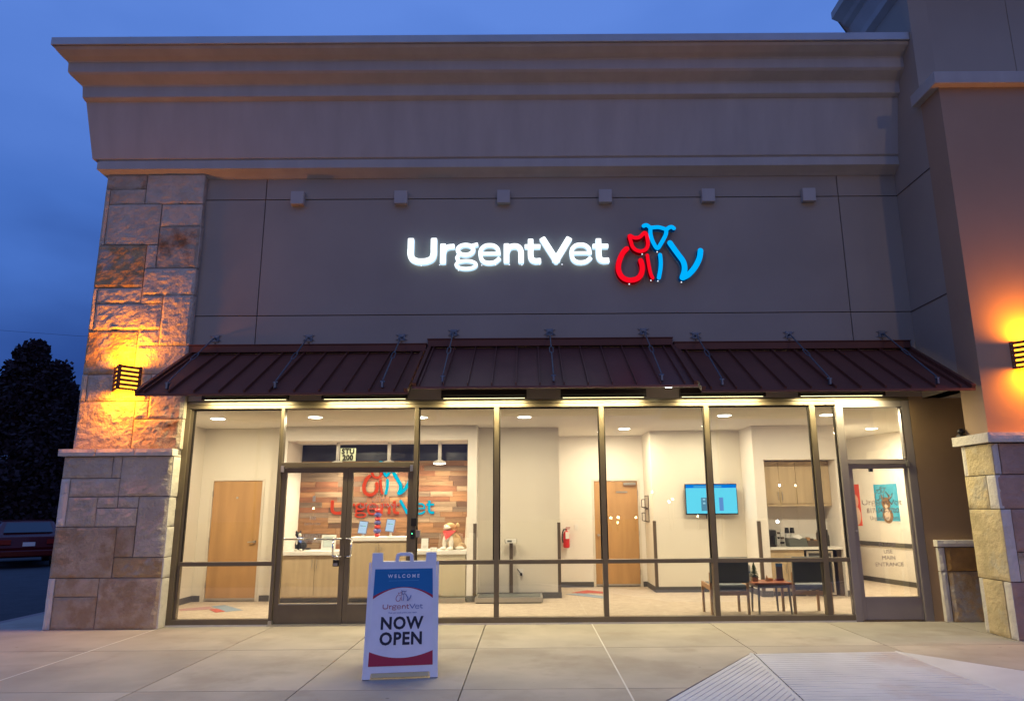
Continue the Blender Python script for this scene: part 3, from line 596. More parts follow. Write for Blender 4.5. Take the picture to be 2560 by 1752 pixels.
# ================================================================== AWNING
def awning(label, x0, x1, zt, zb, seams, mat, flash_x0, flash_x1):
    a = thing('metal_awning', label, 'awning', group='red metal awnings over the storefront')
    yt, yb = -.03, -1.40
    n = len(seams)-1
    sl = (zt-.13-zb)/(yt-yb)
    def PT(x, t, h=0): y = yb+(yt-yb)*t; z = zb+(zt-.13-zb)*t; nn = Vector((0, -sl, 1)).normalized(); return (x, y+nn.y*h, z+nn.z*h)
    for i in range(n):
        s0, s1 = seams[i], seams[i+1]; mb = MB()
        mb.quadlist([PT(s0+.001, 0), PT(s1-.001, 0), PT(s1-.001, 1), PT(s0+.001, 1), PT(s0+.001, 0, -.012), PT(s1-.001, 0, -.012), PT(s1-.001, 1, -.012), PT(s0+.001, 1, -.012)], [(0,1,2,3), (7,6,5,4), (0,4,5,1), (1,5,6,2), (3,2,6,7), (0,3,7,4)])
        if i: mb.quadlist([PT(s0-.007, .01, -.0), PT(s0+.007, .01, 0), PT(s0+.007, 1, 0), PT(s0-.007, 1, 0), PT(s0-.007, .01, .04), PT(s0+.007, .01, .04), PT(s0+.007, 1, .04), PT(s0-.007, 1, .04)], [(0,4,5,1),(4,7,6,5),(1,5,6,2),(0,3,7,4)])
        ob('roof_panel', mb, mat, a)
    ob('top_flashing', MB().box(flash_x0, flash_x1, -.10, -.016, zt-.115, zt-.012).box(flash_x0-.01, flash_x1+.01, -.112, -.016, zt-.010, zt+.006), AWN, a, bevel=.004)
    ob('drip_edge', MB().quadlist([(x0, yb-.004, zb-.028), (x1, yb-.004, zb-.028), (x1, yb-.004, zb-.001), (x0, yb-.004, zb-.001), (x0, yb+.03, zb-.028), (x1, yb+.03, zb-.028)], [(0,1,2,3),(0,4,5,1)]), mat, a)
    for xx, s in ((x0, 1), (x1, -1)):
        mb = MB()
        w = .05*s
        q = [PT(xx, 0, -.02), PT(xx, 1, -.02), PT(xx, 1, .05), PT(xx, 0, .05), PT(xx+w, 0, -.02), PT(xx+w, 1, -.02), PT(xx+w, 1, .05), PT(xx+w, 0, .05)]
        mb.quadlist(q, [(0,1,2,3),(7,6,5,4),(3,2,6,7),(0,4,5,1),(0,3,7,4),(1,5,6,2)])
        ob('rake_trim', mb, AWN, a)
    # underside structure: ledger, eave tube, brackets
    ob('ledger_tube', MB().box(x0+.02, x1-.02, -.07, -.016, zb+.30, zb+.36), DARKM, a)
    ob('eave_tube', MB().box(x0+.06, x1-.06, yb+.05, yb+.10, zb-.01, zb+.012), DARKM, a)
    return a
sm = lambda a, b, st: [a]+[a+.1+st*k for k in range(1, 60) if a+.1+st*k < b-.12]+[b]
c_seams = [-1.475]+[-1.386+.310*k for k in range(12)]+[2.19]
AL = awning('left low section of the red standing-seam awning, over the entrance side', -5.02, -1.53, 3.965, 3.03, [-5.02]+[-5.01+.10+.32*k for k in range(11)]+[-1.53], AWN, -5.02, -1.50)
AC = awning('raised middle section of the standing-seam awning', -1.475, 2.19, 4.035, 3.10, c_seams, AWN_C, -1.475, 2.165)
AR = awning('right low section of the red standing-seam awning, ending at the tower', 2.23, 5.74, 3.965, 3.03, [2.23]+[2.36+.32*k for k in range(11)]+[5.74], AWN, 2.19, 5.70)
# hanger rods
for i, (x, c) in enumerate(((-4.67, 0), (-3.27, 0), (-1.88, 0), (-1.10, 1), (.342, 1), (1.75, 1), (2.53, 0), (3.93, 0), (5.33, 0))):
    dz = .065*c
    h = thing('hanger_rod', ('first', 'second', 'third', 'fourth', 'fifth', 'sixth', 'seventh', 'eighth', 'ninth')[i] + ' galvanized hanger rod from the left, tying the awning to the wall', 'tie rod', (x, 0, dz), group='hanger rods holding the awning')
    top = Vector((0, -.06, 4.085)); bot = Vector((0, -1.29, 3.20)); d = (bot-top)
    mb = MB(); mb.box(-.05, .05, -.03, -.015, 4.03, 4.13)
    for q in range(4):
        a_ = R(45+90*q); mb.box(-.012, .012, -.028, -.018, 4.0, 4.01)
        mb.tube((0, -.03, 4.08), (.10*math.cos(a_)*1.2, -.022, 4.08+.06*math.sin(a_)), .010, 6, r1=.004)
    ob('wall_bracket', mb.tube((0, -.015, 4.08), (0, -.09, 4.07), .012, 8), GALV, h)
    ob('rod', MB().tube(top, top+d*.40, .0095, 8).tube(top+d*.52, bot, .0095, 8), GALV, h)
    p0, p1 = top+d*.39, top+d*.53; w = .024
    ob('turnbuckle', MB().path([p0+Vector((-w*.4, 0, 0)), p0+d*.02+Vector((-w, 0, 0)), p1-d*.02+Vector((-w, 0, 0)), p1+Vector((-w*.4, 0, 0)), p1+Vector((w*.4, 0, 0)), p1-d*.02+Vector((w, 0, 0)), p0+d*.02+Vector((w, 0, 0)), p0+Vector((w*.4, 0, 0))], .007, 6, closed=True), GALV, h)
    ob('clevis', MB().box(-.012, .012, -1.315, -1.265, 3.11, 3.19).tube((-.03, -1.29, 3.185), (.03, -1.29, 3.185), .012), GALV, h)
# small flood light by the raised section's right end
fl = thing('flood_light', 'small bright white flood light under the right end of the raised awning', 'flood light', (1.97, -.62, 3.20))
ob('housing', MB().box(-.05, .05, -.03, .03, 0, .05).tube((0, 0, .05), (0, 0, .14), .008), DARKM, fl); ob('lens', MB().box(-.045, .045, -.034, -.031, .004, .045).box(-.045, .045, -.03, .03, -.004, -.001), em('flood_glow', (.75, 1, .85), 12), fl)
area('lamp', (0, .04, .03), (R(-95), 0, 0), .08, .05, 16, (.85, 1, .72), fl)

# ================================================================== SIGN ON THE WALL
WG = em('sign_white_glow', (.90, .97, 1.0), 1.7); RG = em('sign_red_glow', (1, .004, .018), .95); BG_ = em('sign_blue_glow', (0, .42, 1.0), 1.05)
WRET = em('sign_white_halo_return', (.45, .68, .9), 1.25); DRET = flat('sign_dark_return', (.02, .02, .025), .5)  # white returns given a glow of their own to cast the letters' halo
RRET = em('sign_red_return', (.5, 0, .01), .12); BRET = em('sign_blue_return', (0, .12, .5), .14)
sg = thing('lit_wall_sign', 'large illuminated wall sign reading UrgentVet, white letters with red cat and blue dog emblem', 'sign')
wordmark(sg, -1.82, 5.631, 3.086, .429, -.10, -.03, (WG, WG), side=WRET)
sx = 1.352/1685; sz = .968/1155
for nm in LOGO:
    mb = MB()
    for pts, w, cl in LOGO[nm]: ribbon(mb, [(1.35+(a-280)*sx, 5.845-(b-190)*sz) for a, b in pts], w*(sx+sz)/2, -.12-.0012*list(LOGO).index(nm), -.03, cl, True, True)
    ob(nm, mb, [RG, RRET] if nm.startswith('cat') else [BG_, BRET], sg)
DOT = em('weep_glow', (.85, .9, 1), 1.3)
for x, z in ((-1.60, 5.175), (-1.32, 5.185), (-1.03, 5.095), (-.68, 5.175), (-.47, 5.18), (-.26, 5.18), (-.07, 5.175), (.20, 5.185), (.54, 5.18), (.83, 5.18), (1.765, 5.335), (1.995, 5.37), (1.55, 4.86), (1.88, 4.915), (1.985, 4.905), (2.34, 4.885)):
    ob('weep_light', MB().ball((x, -.12, z), .0105, n=8, k=5), DOT, sg)

# ================================================================== AMBER SCONCES
AMB = em('amber_glow', (1, .36, .02), 5.0)
BLADE = pm('copper_brown_blade', (.16, .055, .02), .6, .3)  # copper-brown louvre metal
def sconce(label, loc, hx=.205, dp=.25):
    s = thing('wall_sconce', label, 'wall lamp', loc, group='amber louvred wall lamps')
    H = .36
    for side in (-1, 1):
        A_ = Vector((side*hx, 0, 0)); B_ = Vector((0, -dp, 0)); dv = (A_-B_); nn = Vector((dv.y, -dv.x, 0)).normalized()*(1 if side > 0 else -1)
        if nn.y > 0: nn = -nn
        for k in range(6):      # louvre blades with slots between
            z0 = k*H/5.55; z1 = z0+.044 if k < 5 else H
            lo, hi = (0, .030) if k == 0 else (z0-.008, z0+.030)
            lo = max(0, lo); hi = min(H, hi)
            q = [B_, A_]; t = -nn*.012
            vs = [B_+Vector((0, 0, lo)), A_+Vector((0, 0, lo)), A_+Vector((0, 0, hi)), B_+Vector((0, 0, hi)), B_+t+Vector((0, 0, lo)), A_+t+Vector((0, 0, lo)), A_+t+Vector((0, 0, hi)), B_+t+Vector((0, 0, hi))]
            ob('louvre', MB().quadlist(vs, [(0,1,2,3),(7,6,5,4),(3,2,6,7),(0,4,5,1),(0,3,7,4),(1,5,6,2)]), BLADE, s)
        for P0, f in ((B_, .0), (A_, 1.)):
            c_ = P0 + (dv.normalized()*(.02 if f == 0 else -.02))
            w = dv.normalized()*.022
            vs = [c_-w+nn*.003, c_+w+nn*.003, c_+w+nn*.003+Vector((0,0,H)), c_-w+nn*.003+Vector((0,0,H)), c_-w-nn*.01, c_+w-nn*.01, c_+w-nn*.01+Vector((0,0,H)), c_-w-nn*.01+Vector((0,0,H))]
            ob('post', MB().quadlist(vs, [(0,1,2,3),(7,6,5,4),(3,2,6,7),(0,4,5,1),(0,3,7,4),(1,5,6,2)]), BLADE, s)
            for k in range(5):
                if f == 1.: ob('rivet', MB().ball(c_+nn*.004+Vector((0, 0, .035+k*.072)), .006, n=6, k=4), STEEL, s)
    ob('diffuser', MB().quadlist([(-hx*.8, -.012, .03), (0, -dp*.8, .03), (hx*.8, -.012, .03), (-hx*.8, -.012, H-.03), (0, -dp*.8, H-.03), (hx*.8, -.012, H-.03)], [(0,1,4,3),(1,2,5,4),(0,3,5,2)]), AMB, s)
    area('lamp', (0, -.16, H+.005), (R(165), 0, 0), .20, .14, 34, (1, .29, .003), s); area('lamp', (0, -.16, -.005), (R(15), 0, 0), .20, .14, 34, (1, .29, .003), s)
    return s
sconce('amber louvred wall lamp on the left limestone pier', (-5.865, -.128, 3.27))
sconce('amber louvred wall lamp on the orange-lit tower pilaster at the right edge', (6.45, -1.421, 3.27))

# ================================================================== INTERIOR SHELL
CZ = 3.015
struct('floor', (-6.0, 9.2, .12, 8.8, -.1, .02), CARPET)
struct('ceiling', (-6.0, 9.2, .12, 8.8, CZ, 3.10), CEIL)
W_ = lambda name, dims, mat=WALLP: box(name, dims, mat, None, kind='structure')
W_('wall_left', (-6.0, -5.85, .12, 2.7, .02, CZ))
ob('wall_with_door', MB().box(-5.85, -5.67, 2.55, 2.68, .02, CZ).box(-4.71, -4.40, 2.55, 2.68, .02, CZ).box(-5.67, -4.71, 2.55, 2.68, 2.10, CZ), WALLP, kind='structure')
ob('wall_niche', MB().box(-4.40, -4.25, 2.25, 3.2, .02, CZ).box(-4.25, -1.06, 2.25, 3.2, 2.755, CZ).box(-1.06, -.90, 2.25, 3.2, .02, CZ).box(-4.25, -1.06, 3.13, 3.25, .02, 2.755), WALLW, kind='structure')
W_('wall_block', (-.90, .57, 2.70, 4.5, .02, CZ))
ob('wall_hall', MB().box(.57, 1.335, 4.42, 4.6, .02, CZ).box(2.255, 2.40, 4.42, 4.6, .02, CZ).box(1.335, 2.255, 4.42, 4.6, 2.095, CZ), WALLW, kind='structure')
W_('wall_screen', (2.37, 4.10, 3.44, 4.6, .02, CZ))
ob('wall_kitchenette', MB().box(4.10, 4.285, 2.65, 3.4, .02, CZ).box(4.285, 5.58, 2.65, 3.4, 2.395, CZ).box(5.58, 5.75, 2.65, 3.4, .02, CZ).box(4.285, 5.58, 3.27, 3.4, .02, 2.395), WALLW, kind='structure')
W_('wall_far', (5.4, 8.4, 7.2, 7.3, .02, CZ), WALLW)
W_('wall_core', (4.10, 5.75, 3.4, 7.2, .02, CZ)); W_('wall_inner_front', (5.62, 9.2, .18, .25, .02, CZ))
dv = Vector((.29, -1.52)).normalized()
def onwall(t, off, z):   # point on the slanted right wall, t along from far to near
    p = Vector((7.17, 5.37)) + dv*t; nrm = Vector((dv.y, -dv.x)); return (p.x+nrm.x*off, p.y+nrm.y*off, z)
def wallquad(mb, t0, t1, z0, z1, o0, o1):
    vs = [onwall(t, o, z) for z in (z0, z1) for t, o in ((t0, o0), (t1, o0), (t1, o1), (t0, o1))]
    return mb.quadlist(vs, [(0,1,2,3),(7,6,5,4),(0,4,5,1),(1,5,6,2),(2,6,7,3),(3,7,4,0)])
ob('wall_right', wallquad(MB(), -2.2, 5.3, .02, CZ, 0, -.1), WALLW, kind='structure')
sk = lambda nm, *bs: ob('skirting', (lambda m: ([m.box(*b) for b in bs], m)[1])(MB()), BASEB, kind='structure')
sk('a', (-5.85, -5.838, .15, 2.55, .02, .12), (-5.85, -5.71, 2.538, 2.55, .02, .12), (-4.68, -4.40, 2.538, 2.55, .02, .12))
sk('b', (-.888, .582, 2.688, 2.70, .02, .12), (.57, .582, 2.70, 4.42, .02, .12), (.582, 1.30, 4.408, 4.42, .02, .12), (-1.06, -.89, 2.238, 2.25, .02, .12), (-.9, -.888, 2.25, 2.688, .02, .12))
sk('c', (2.29, 2.37, 4.408, 4.42, .02, .12), (2.358, 2.37, 3.44, 4.408, .02, .12), (2.358, 4.088, 3.428, 3.44, .02, .12), (4.088, 4.10, 2.65, 3.44, .02, .12), (4.088, 4.28, 2.638, 2.65, .02, .12), (5.585, 5.762, 2.638, 2.65, .02, .12), (5.75, 5.762, 2.65, 7.2, .02, .12))
ob('skirting', wallquad(MB(), -2.2, 5.3, .02, .115, .012, 0), BASEB, kind='structure'); ob('chair_rail', wallquad(MB(), -2.2, 5.3, .75, .83, .02, 0), BASEB, kind='structure')
# corner guards
for x0, y0, sx_ in ((-.90, 2.25, 1), (.57, 2.70, 1), (2.37, 3.44, -1), (4.10, 2.65, -1)):
    xa, xb = (x0-.05, x0+.006) if sx_ > 0 else (x0-.006, x0+.05)
    xr = (x0, x0+.006) if sx_ > 0 else (x0-.006, x0)
    lab = {-.90: 'at the reception niche corner', .57: 'beside the fire extinguisher', 2.37: 'left of the wall screen', 4.10: 'left of the kitchenette'}[x0]
    tag(ob('corner_guard', MB().box(xa, xb, y0-.006, y0, .12, 1.31).box(xr[0], xr[1], y0, y0+.05, .12, 1.31), GUARD), 'brown plastic corner guard '+lab, 'corner guard', 'corner guards on the wall corners')
# carpet accents
def floorpoly(name, pts, mat, z=.0235): return ob(name, MB().prism(pts[::-1] if sum(pts[i][0]*pts[(i+1)%len(pts)][1]-pts[(i+1)%len(pts)][0]*pts[i][1] for i in range(len(pts))) < 0 else pts, HZ, z, .0205), mat, ci)
ci = thing('carpet_inlay', 'red, mauve and blue carpet inlay in front of the left wood door', 'carpet inlay')
floorpoly('red_band', [(-5.62, 1.62), (-5.26, 1.93), (-5.08, 1.68), (-5.16, 1.55), (-5.50, 1.42)], CARPET_M)
floorpoly('blue_band', [(-5.24, 1.94), (-5.07, 2.08), (-4.52, 1.46), (-4.72, 1.27), (-5.02, 1.66)], CARPET_B); floorpoly('red_centre', [(-5.09, 1.54), (-5.01, 1.64), (-4.75, 1.33), (-4.84, 1.20)], CARPET_R, .025)
ci = thing('carpet_inlay', 'blue and red carpet inlay before the hall wood door', 'carpet inlay')
floorpoly('blue_band', [(.68, 3.25), (.99, 3.40), (1.36, 2.87), (1.33, 2.55)], CARPET_B); floorpoly('red_band', [(.80, 3.47), (1.12, 3.85), (1.50, 3.50), (1.42, 3.28), (1.13, 3.42), (1.0, 3.32)], CARPET_R, .025)

# ceiling downlights
GLOW = em('downlight_glow', (1, .93, .84), 14)
names = ['over the left wood door', 'over the glass entrance doors', 'behind the second mullion', 'in front of the scale wall', 'in the hall near its back wall', 'in front of the wall screen', 'in front of the kitchenette', 'in the right hall behind the side door', 'deep in the hall behind the middle mullion', 'near the wall screen behind the fifth mullion', 'far back in the right hall', 'between the middle windows']
for k, (x, y, r_, w_) in enumerate(((-5.0, 1.05, .105, 15), (-3.40, .95, .105, 14), (-1.72, 1.05, .10, 14), (-.05, 1.10, .105, 15), (1.82, 2.99, .105, 15), (3.19, 1.08, .105, 15), (4.86, 1.10, .105, 15), (6.6, 3.24, .105, 32), (1.44, 3.55, .075, 6), (3.26, 2.58, .075, 6))):
    d = thing('ceiling_downlight', 'round recessed ceiling downlight ' + names[k], 'ceiling light', (x, y, CZ), group='round ceiling downlights')
    ob('trim_ring', MB().lathe((0, 0, 0), [(r_+.025, -.001), (r_+.022, -.008), (r_, -.006)], 24), WHITE, d); ob('lens', MB().lathe((0, 0, 0), [(r_, -.012), (r_*.6, -.018), (.001, -.02)], 24), GLOW, d, smooth=True)
    area('lamp', (0, 0, -.03), (0, 0, 0), r_*2, r_*2, w_*3.6, (1, .83, .62), d, shape='DISK')

# wood doors
def wood_door(label, x0, x1, y, ztop, handle_left, sign=False):
    d = thing('wood_door', label, 'door')
    box('slab', (x0+.004, x1-.004, y+.01, y+.055, .045, ztop), MAPLE, d)
    ob('frame', MB().box(x0-.045, x0, y-.012, y+.12, .02, ztop+.045).box(x1, x1+.045, y-.012, y+.12, .02, ztop+.045).box(x0, x1, y-.012, y+.12, ztop+.002, ztop+.045), FRAMEW, d, bevel=.003)
    box('sweep', (x0+.006, x1-.006, y+.004, y+.03, .035, .075), STEEL, d)
    hx = x0+.07 if handle_left else x1-.07
    ob('lever', MB().tube((hx, y+.01, 1.02), (hx, y-.03, 1.02), .024, 12).tube((hx, y-.035, 1.02), (hx+(.11 if handle_left else -.11), y-.035, 1.015), .009), STEEL, d)
    for hz in (.3, 1.05, 1.85):
        xx = x1 if handle_left else x0
        ob('hinge', MB().box(xx-.006, xx+.012, y-.016, y-.002, hz-.05, hz+.05), STEEL, d)
    return d
w1 = wood_door('plain maple door in the left corner behind the glass', -5.63, -4.755, 2.55, 2.075, False)
ob('viewer', MB().tube((-5.19, 2.545, 1.78), (-5.19, 2.56, 1.78), .02), STEEL, w1)
w2 = wood_door('maple door with small silver sign at the end of the hall', 1.35, 2.24, 4.42, 2.09, True)
box('door_sign', (1.80, 2.03, 4.412, 4.418, 1.855, 1.885), STEEL, w2); ob('closer', MB().box(1.95, 2.2, 4.36, 4.41, 2.01, 2.06), STEEL, w2)

# ================================================================== RECEPTION
ww = bpy.data.objects.new('plank_wall', None); link(ww); tag(ww, 'reclaimed wood plank wall behind the reception counter', 'wood wall')
box('backing', (-4.25, -1.06, 3.119, 3.129, .9, 2.46), PLANKS[2], ww)
rows = 17; rh = (2.445-.85)/rows
for r_ in range(rows):
    x = -4.248; z0 = .85+r_*rh
    while x < -1.065:
        Lp = random.choice((.28, .42, .55, .7, .9)) ; x1 = min(x+Lp, -1.063)
        if -1.063-x1 < .12: x1 = -1.063
        m = random.choices(PLANKS, (4, 4, 2.2, 2.2, 4, 2))[0]; pr = random.uniform(0, .012)
        box('plank', (x+.0015, x1-.0015, 3.095-pr, 3.119, z0+.0015, z0+rh-.0015), m, ww)
        x = x1
tag(box('transom_panel', (-4.248, -1.062, 3.10, 3.128, 2.447, 2.754), NAVY), 'dark navy band above the wood plank wall', 'wall panel')
LR = em('logo_red_glow', (1, .09, .03), .75); LB = em('logo_blue_glow', (.0, .60, .95), .75)
ls = thing('reception_sign', 'red and blue UrgentVet letters with emblem on the wood plank wall', 'sign')
wordmark(ls, -3.66, 1.735, 1.93, .268, 3.062, 3.083, (LR, LB), side=LR, thin=.88)
logo(ls, -3.085, 2.45, .92, .655, 3.045, 3.083, LR, LB)
for x in (-3.45, -2.52, -1.60):
    p = thing('pendant_light', {-3.45: 'left', -2.52: 'middle', -1.60: 'right'}[x] + ' white pendant light hanging before the navy band over reception', 'pendant light', (x, 2.62, 2.754), group='pendants over the reception counter')
    ob('stem', MB().tube((0, 0, 0), (0, 0, -.33), .032, 12), WHITE, p, smooth=True); ob('shade', MB().lathe((0, 0, -.38), [(.115, -.01), (.115, .02), (.06, .045), (.034, .055)], 24), WHITE, p, smooth=False)
    ob('lens', MB().lathe((0, 0, -.395), [(.001, -.012), (.08, -.010), (.112, 0), (.112, .022)], 24), em('pendant_glow', (1, .92, .82), 7), p)
    area('lamp', (0, 0, -.42), (0, 0, 0), .2, .2, 26, (1, .82, .6), p, shape='DISK')
rd = thing('reception_counter', 'birch reception counter with white tops and a raised middle section', 'counter')
yF = 2.26
box('cabinet_body', (-4.24, -1.07, yF+.02, 2.85, .10, .80), BIRCH, rd); box('toe_kick', (-4.24, -1.07, yF+.06, 2.8, .02, .10), BASEB, rd)
box('top', (-4.245, -3.05, yF-.04, 2.88, .80, .865), WHITEL, rd, bevel=.005); box('top', (-2.06, -1.065, yF-.04, 2.88, .80, .865), WHITEL, rd, bevel=.005)
box('raised_body', (-3.05, -2.07, yF-.05, 2.75, .10, 1.03), BIRCH, rd); box('raised_top', (-3.09, -2.04, yF-.09, 2.78, 1.032, 1.095), WHITEL, rd, bevel=.005)
def cdoor(x0, x1, z0, z1, y, par, hx=None, nm='cabinet_door'):
    d = box(nm, (x0+.003, x1-.003, y-.018, y, z0+.003, z1-.003), BIRCH, par, bevel=.002)
    if hx is not None: ob('handle', MB().tube((hx, y-.045, z1-.06), (hx, y-.045, z1-.20), .005).tube((hx, y-.018, z1-.07), (hx, y-.045, z1-.07), .004).tube((hx, y-.018, z1-.19), (hx, y-.045, z1-.19), .004), STEEL, d)
for a, b, hx in ((-4.20, -3.66, -3.70), (-3.66, -3.08, -3.62)): cdoor(a, b, .12, .79, yF+.018, rd, hx)
for a, b, hx in ((-3.04, -2.56, -2.60), (-2.56, -2.08, -2.52)): cdoor(a, b, .12, 1.0, yF-.052, rd, hx)
box('front_panel', (-2.05, -1.08, yF-.01, yF+.018, .12, .795), pm('map_laminate', (.50, .43, .29), .6, var=.05, col2=(.36, .27, .16), c2=(.62, .66), c2scale=3), rd)
ob('step_base', MB().box(-2.05, -1.07, 2.12, 2.23, .021, .10), STEEL, rd)
TS = em('tablet_screen', (.52, .70, 1), 1.0)
for lab, x, rr, z in (('left', -2.875, 8, 1.255), ('right', -2.40, 8, 1.285)):
    t = thing('tablet_stand', lab + ' check-in tablet on a white stand on the raised counter', 'tablet', (x, 2.33, 1.096))
    h0 = z-1.096
    ob('stand', MB().lathe((0, .03, 0), [(.055, 0), (.055, .012), (.02, .02), (.018, .10)], 16), WHITE, t)
    q = box('screen_frame', (-.078, .078, -.008, .008, -.112, .112), flat('tablet_bezel', (.10, .10, .16), .4), t); q.location = (0, 0, h0); q.rotation_euler = (R(-14), R(6), 0)
    box('screen', (-.068, .068, -.0105, -.0085, -.10, .10), TS, q); box('print', (-.05, -.005, -.012, -.0108, .02, .03), flat('ink_navy', (.05, .06, .25)), q); box('print', (.0, .045, -.012, -.0108, .02, .03), flat('ink_green', (.1, .45, .2)), q)
cn = thing('candy_column', 'column of red and blue candy globes between the two tablets', 'display column', (-2.63, 2.36, 1.096))
zc = .0
for k, (r_, c_) in enumerate(((.05, (.6, .05, .04)), (.07, (.10, .10, .32)), (.058, (.62, .06, .05)), (.062, (.08, .08, .28)), (.055, (.6, .05, .04)), (.066, (.12, .11, .34)), (.062, (.7, .12, .10)))):
    ob('globe', MB().ball((0, 0, zc+r_*.62), r_, r_, r_*.62, 16, 10), flat('globe_%s' % ('blue' if c_[2] > .2 else 'red'), c_, .2), cn, smooth=True); zc += r_*1.12
def signholder(label, x, y, z, w, h, tilt=-10):
    t = thing('sign_holder', label, 'sign holder', (x, y, z)); q = box('card', (-w/2, w/2, -.003, .003, 0, h), flat('paper', (.72, .73, .70), .6), t); q.rotation_euler = (R(tilt), 0, 0)
    box('foot', (-w/2, w/2, -.03, .05, 0, .006), WHITE, t)
    return q
q = signholder('white framed notice standing on the left reception counter', -3.485, 2.40, .866, .25, .27)
ob('picture', MB().box(-.085, .085, -.0055, -.0035, .07, .23), flat('print_bluegrey', (.50, .58, .58), .6), q)
ob('frame_edge', MB().box(-.095, .095, -.005, -.0032, .06, .07).box(-.095, .095, -.005, -.0032, .23, .238).box(-.095, -.086, -.005, -.0032, .07, .23).box(.086, .095, -.005, -.0032, .07, .23), flat('print_grey', (.35, .38, .38), .6), q)
q = signholder('narrow white card holder on the right reception counter', -1.80, 2.36, .866, .12, .20); ob('print', MB().box(-.03, .03, -.005, -.0035, .05, .06).box(-.035, .035, -.005, -.0035, .07, .076), flat('ink_tan', (.45, .38, .3)), q)
tag(box('card_box', (-1.70, -1.58, 2.30, 2.38, .866, .91), WHITE, bevel=.006), 'small white box on the right reception counter before the plush dog', 'box')
lb = thing('tall_binder', 'tall cream board leaning in the right end of the reception niche', 'board', (-1.115, 2.75, .866)); ob('panel', MB().quadlist([(-.03, 0, 0), (.045, 0, 0), (.045, 0, .55), (.0, 0, .55), (-.03, .15, 0), (.045, .15, 0), (.045, .15, .55), (.0, .15, .55)], [(0,1,2,3),(7,6,5,4),(0,3,7,4),(1,5,6,2),(3,2,6,7)]), FRAMEW, lb)
# plush animals (remeshed ellipsoids)
def plush(name, balls, mat, parent, vox=.006):
    mb = MB()
    for c, r in balls: mb.ball(c, *r, n=16, k=10)
    o = ob(name, mb, mat, parent, smooth=True)
    m = o.modifiers.new('merge', 'REMESH'); m.mode = 'VOXEL'; m.voxel_size = vox; m.use_smooth_shade = True
    s_ = o.modifiers.new('soft', 'SMOOTH'); s_.factor = .5; s_.iterations = 4
    return o
TANF = pm('plush_tan', (.55, .36, .18), .95, var=.2, scale=12, bump=.5, bscale=180); WHF = pm('plush_white', (.72, .68, .60), .95, var=.08, bump=.5, bscale=180); BKF = pm('plush_black', (.02, .02, .025), .95, var=.2, bump=.5, bscale=180)
dg = thing('plush_dog', 'tan and white sitting toy dog with red bandana on the right counter', 'toy dog', (-1.36, 2.44, .866), rz=R(-12)); dg.scale = (1.5, 1.3, 1.2)
plush('body', [((.04, .03, .11), (.085, .10, .115)), ((.02, .0, .19), (.062, .07, .10)), ((.11, .05, .05), (.06, .09, .05)), ((-.005, 0, .33), (.06, .06, .055)), ((.075, .03, .335), (.025, .03, .045)), ((.15, .08, .03), (.05, .02, .02))], TANF, dg)
plush('muzzle_and_legs', [((-.03, -.04, .31), (.048, .045, .038)), ((-.055, -.03, .34), (.02, .02, .02)), ((-.055, -.055, .1), (.027, .027, .105)), ((.03, -.075, .1), (.027, .027, .105)), ((-.07, -.075, .02), (.04, .05, .022)), ((.02, -.10, .02), (.04, .05, .022)), ((.12, -.02, .025), (.055, .06, .028)), ((-.02, -.03, .19), (.045, .045, .08))], WHF, dg)
ob('bandana', MB().quadlist([(-.075, -.085, .27), (.085, -.06, .275), (-.02, -.125, .14), (.10, .03, .26), (-.06, .03, .27), (0, -.08, .21), (-.055, -.095, .215)], [(0, 2, 1), (1, 2, 5), (0, 6, 2), (1, 3, 4, 0)]), RED, dg)
ob('eye', MB().ball((-.045, -.075, .345), .007, n=8, k=5), BLACK, dg); ob('nose', MB().ball((-.065, -.075, .325), .011, n=8, k=5), flat('nose_pink', (.3, .1, .08)), dg)
ct = thing('plush_cat', 'black and white sitting toy cat with blue bandana on the left counter', 'toy cat', (-3.98, 2.36, .866), rz=R(25))
plush('body', [((.05, .03, .09), (.09, .09, .09)), ((0, 0, .17), (.055, .06, .09)), ((-.02, 0, .275), (.052, .05, .045)), ((-.055, .0, .32), (.016, .014, .025)), ((.015, .0, .325), (.016, .014, .025)), ((.16, .08, .03), (.07, .02, .018)), ((-.05, -.02, .1), (.022, .025, .09)), ((.02, -.05, .1), (.022, .025, .09))], BKF, ct)
plush('face_and_paws', [((-.0, -.035, .265), (.032, .028, .038)), ((-.055, -.05, .02), (.03, .04, .02)), ((.025, -.08, .02), (.03, .04, .02)), ((-.045, -.03, .16), (.02, .03, .06))], WHF, ct)
ob('bandana', MB().quadlist([(-.065, -.06, .225), (.06, -.055, .23), (.02, -.09, .13), (.06, .03, .22), (-.05, .03, .22)], [(0, 2, 1), (1, 3, 4, 0)]), flat('bandana_blue', (.06, .13, .42)), ct)
ob('eye', MB().ball((-.035, -.052, .285), .006, n=8, k=5), em('cat_eye', (.3, .5, .1), .1), ct)

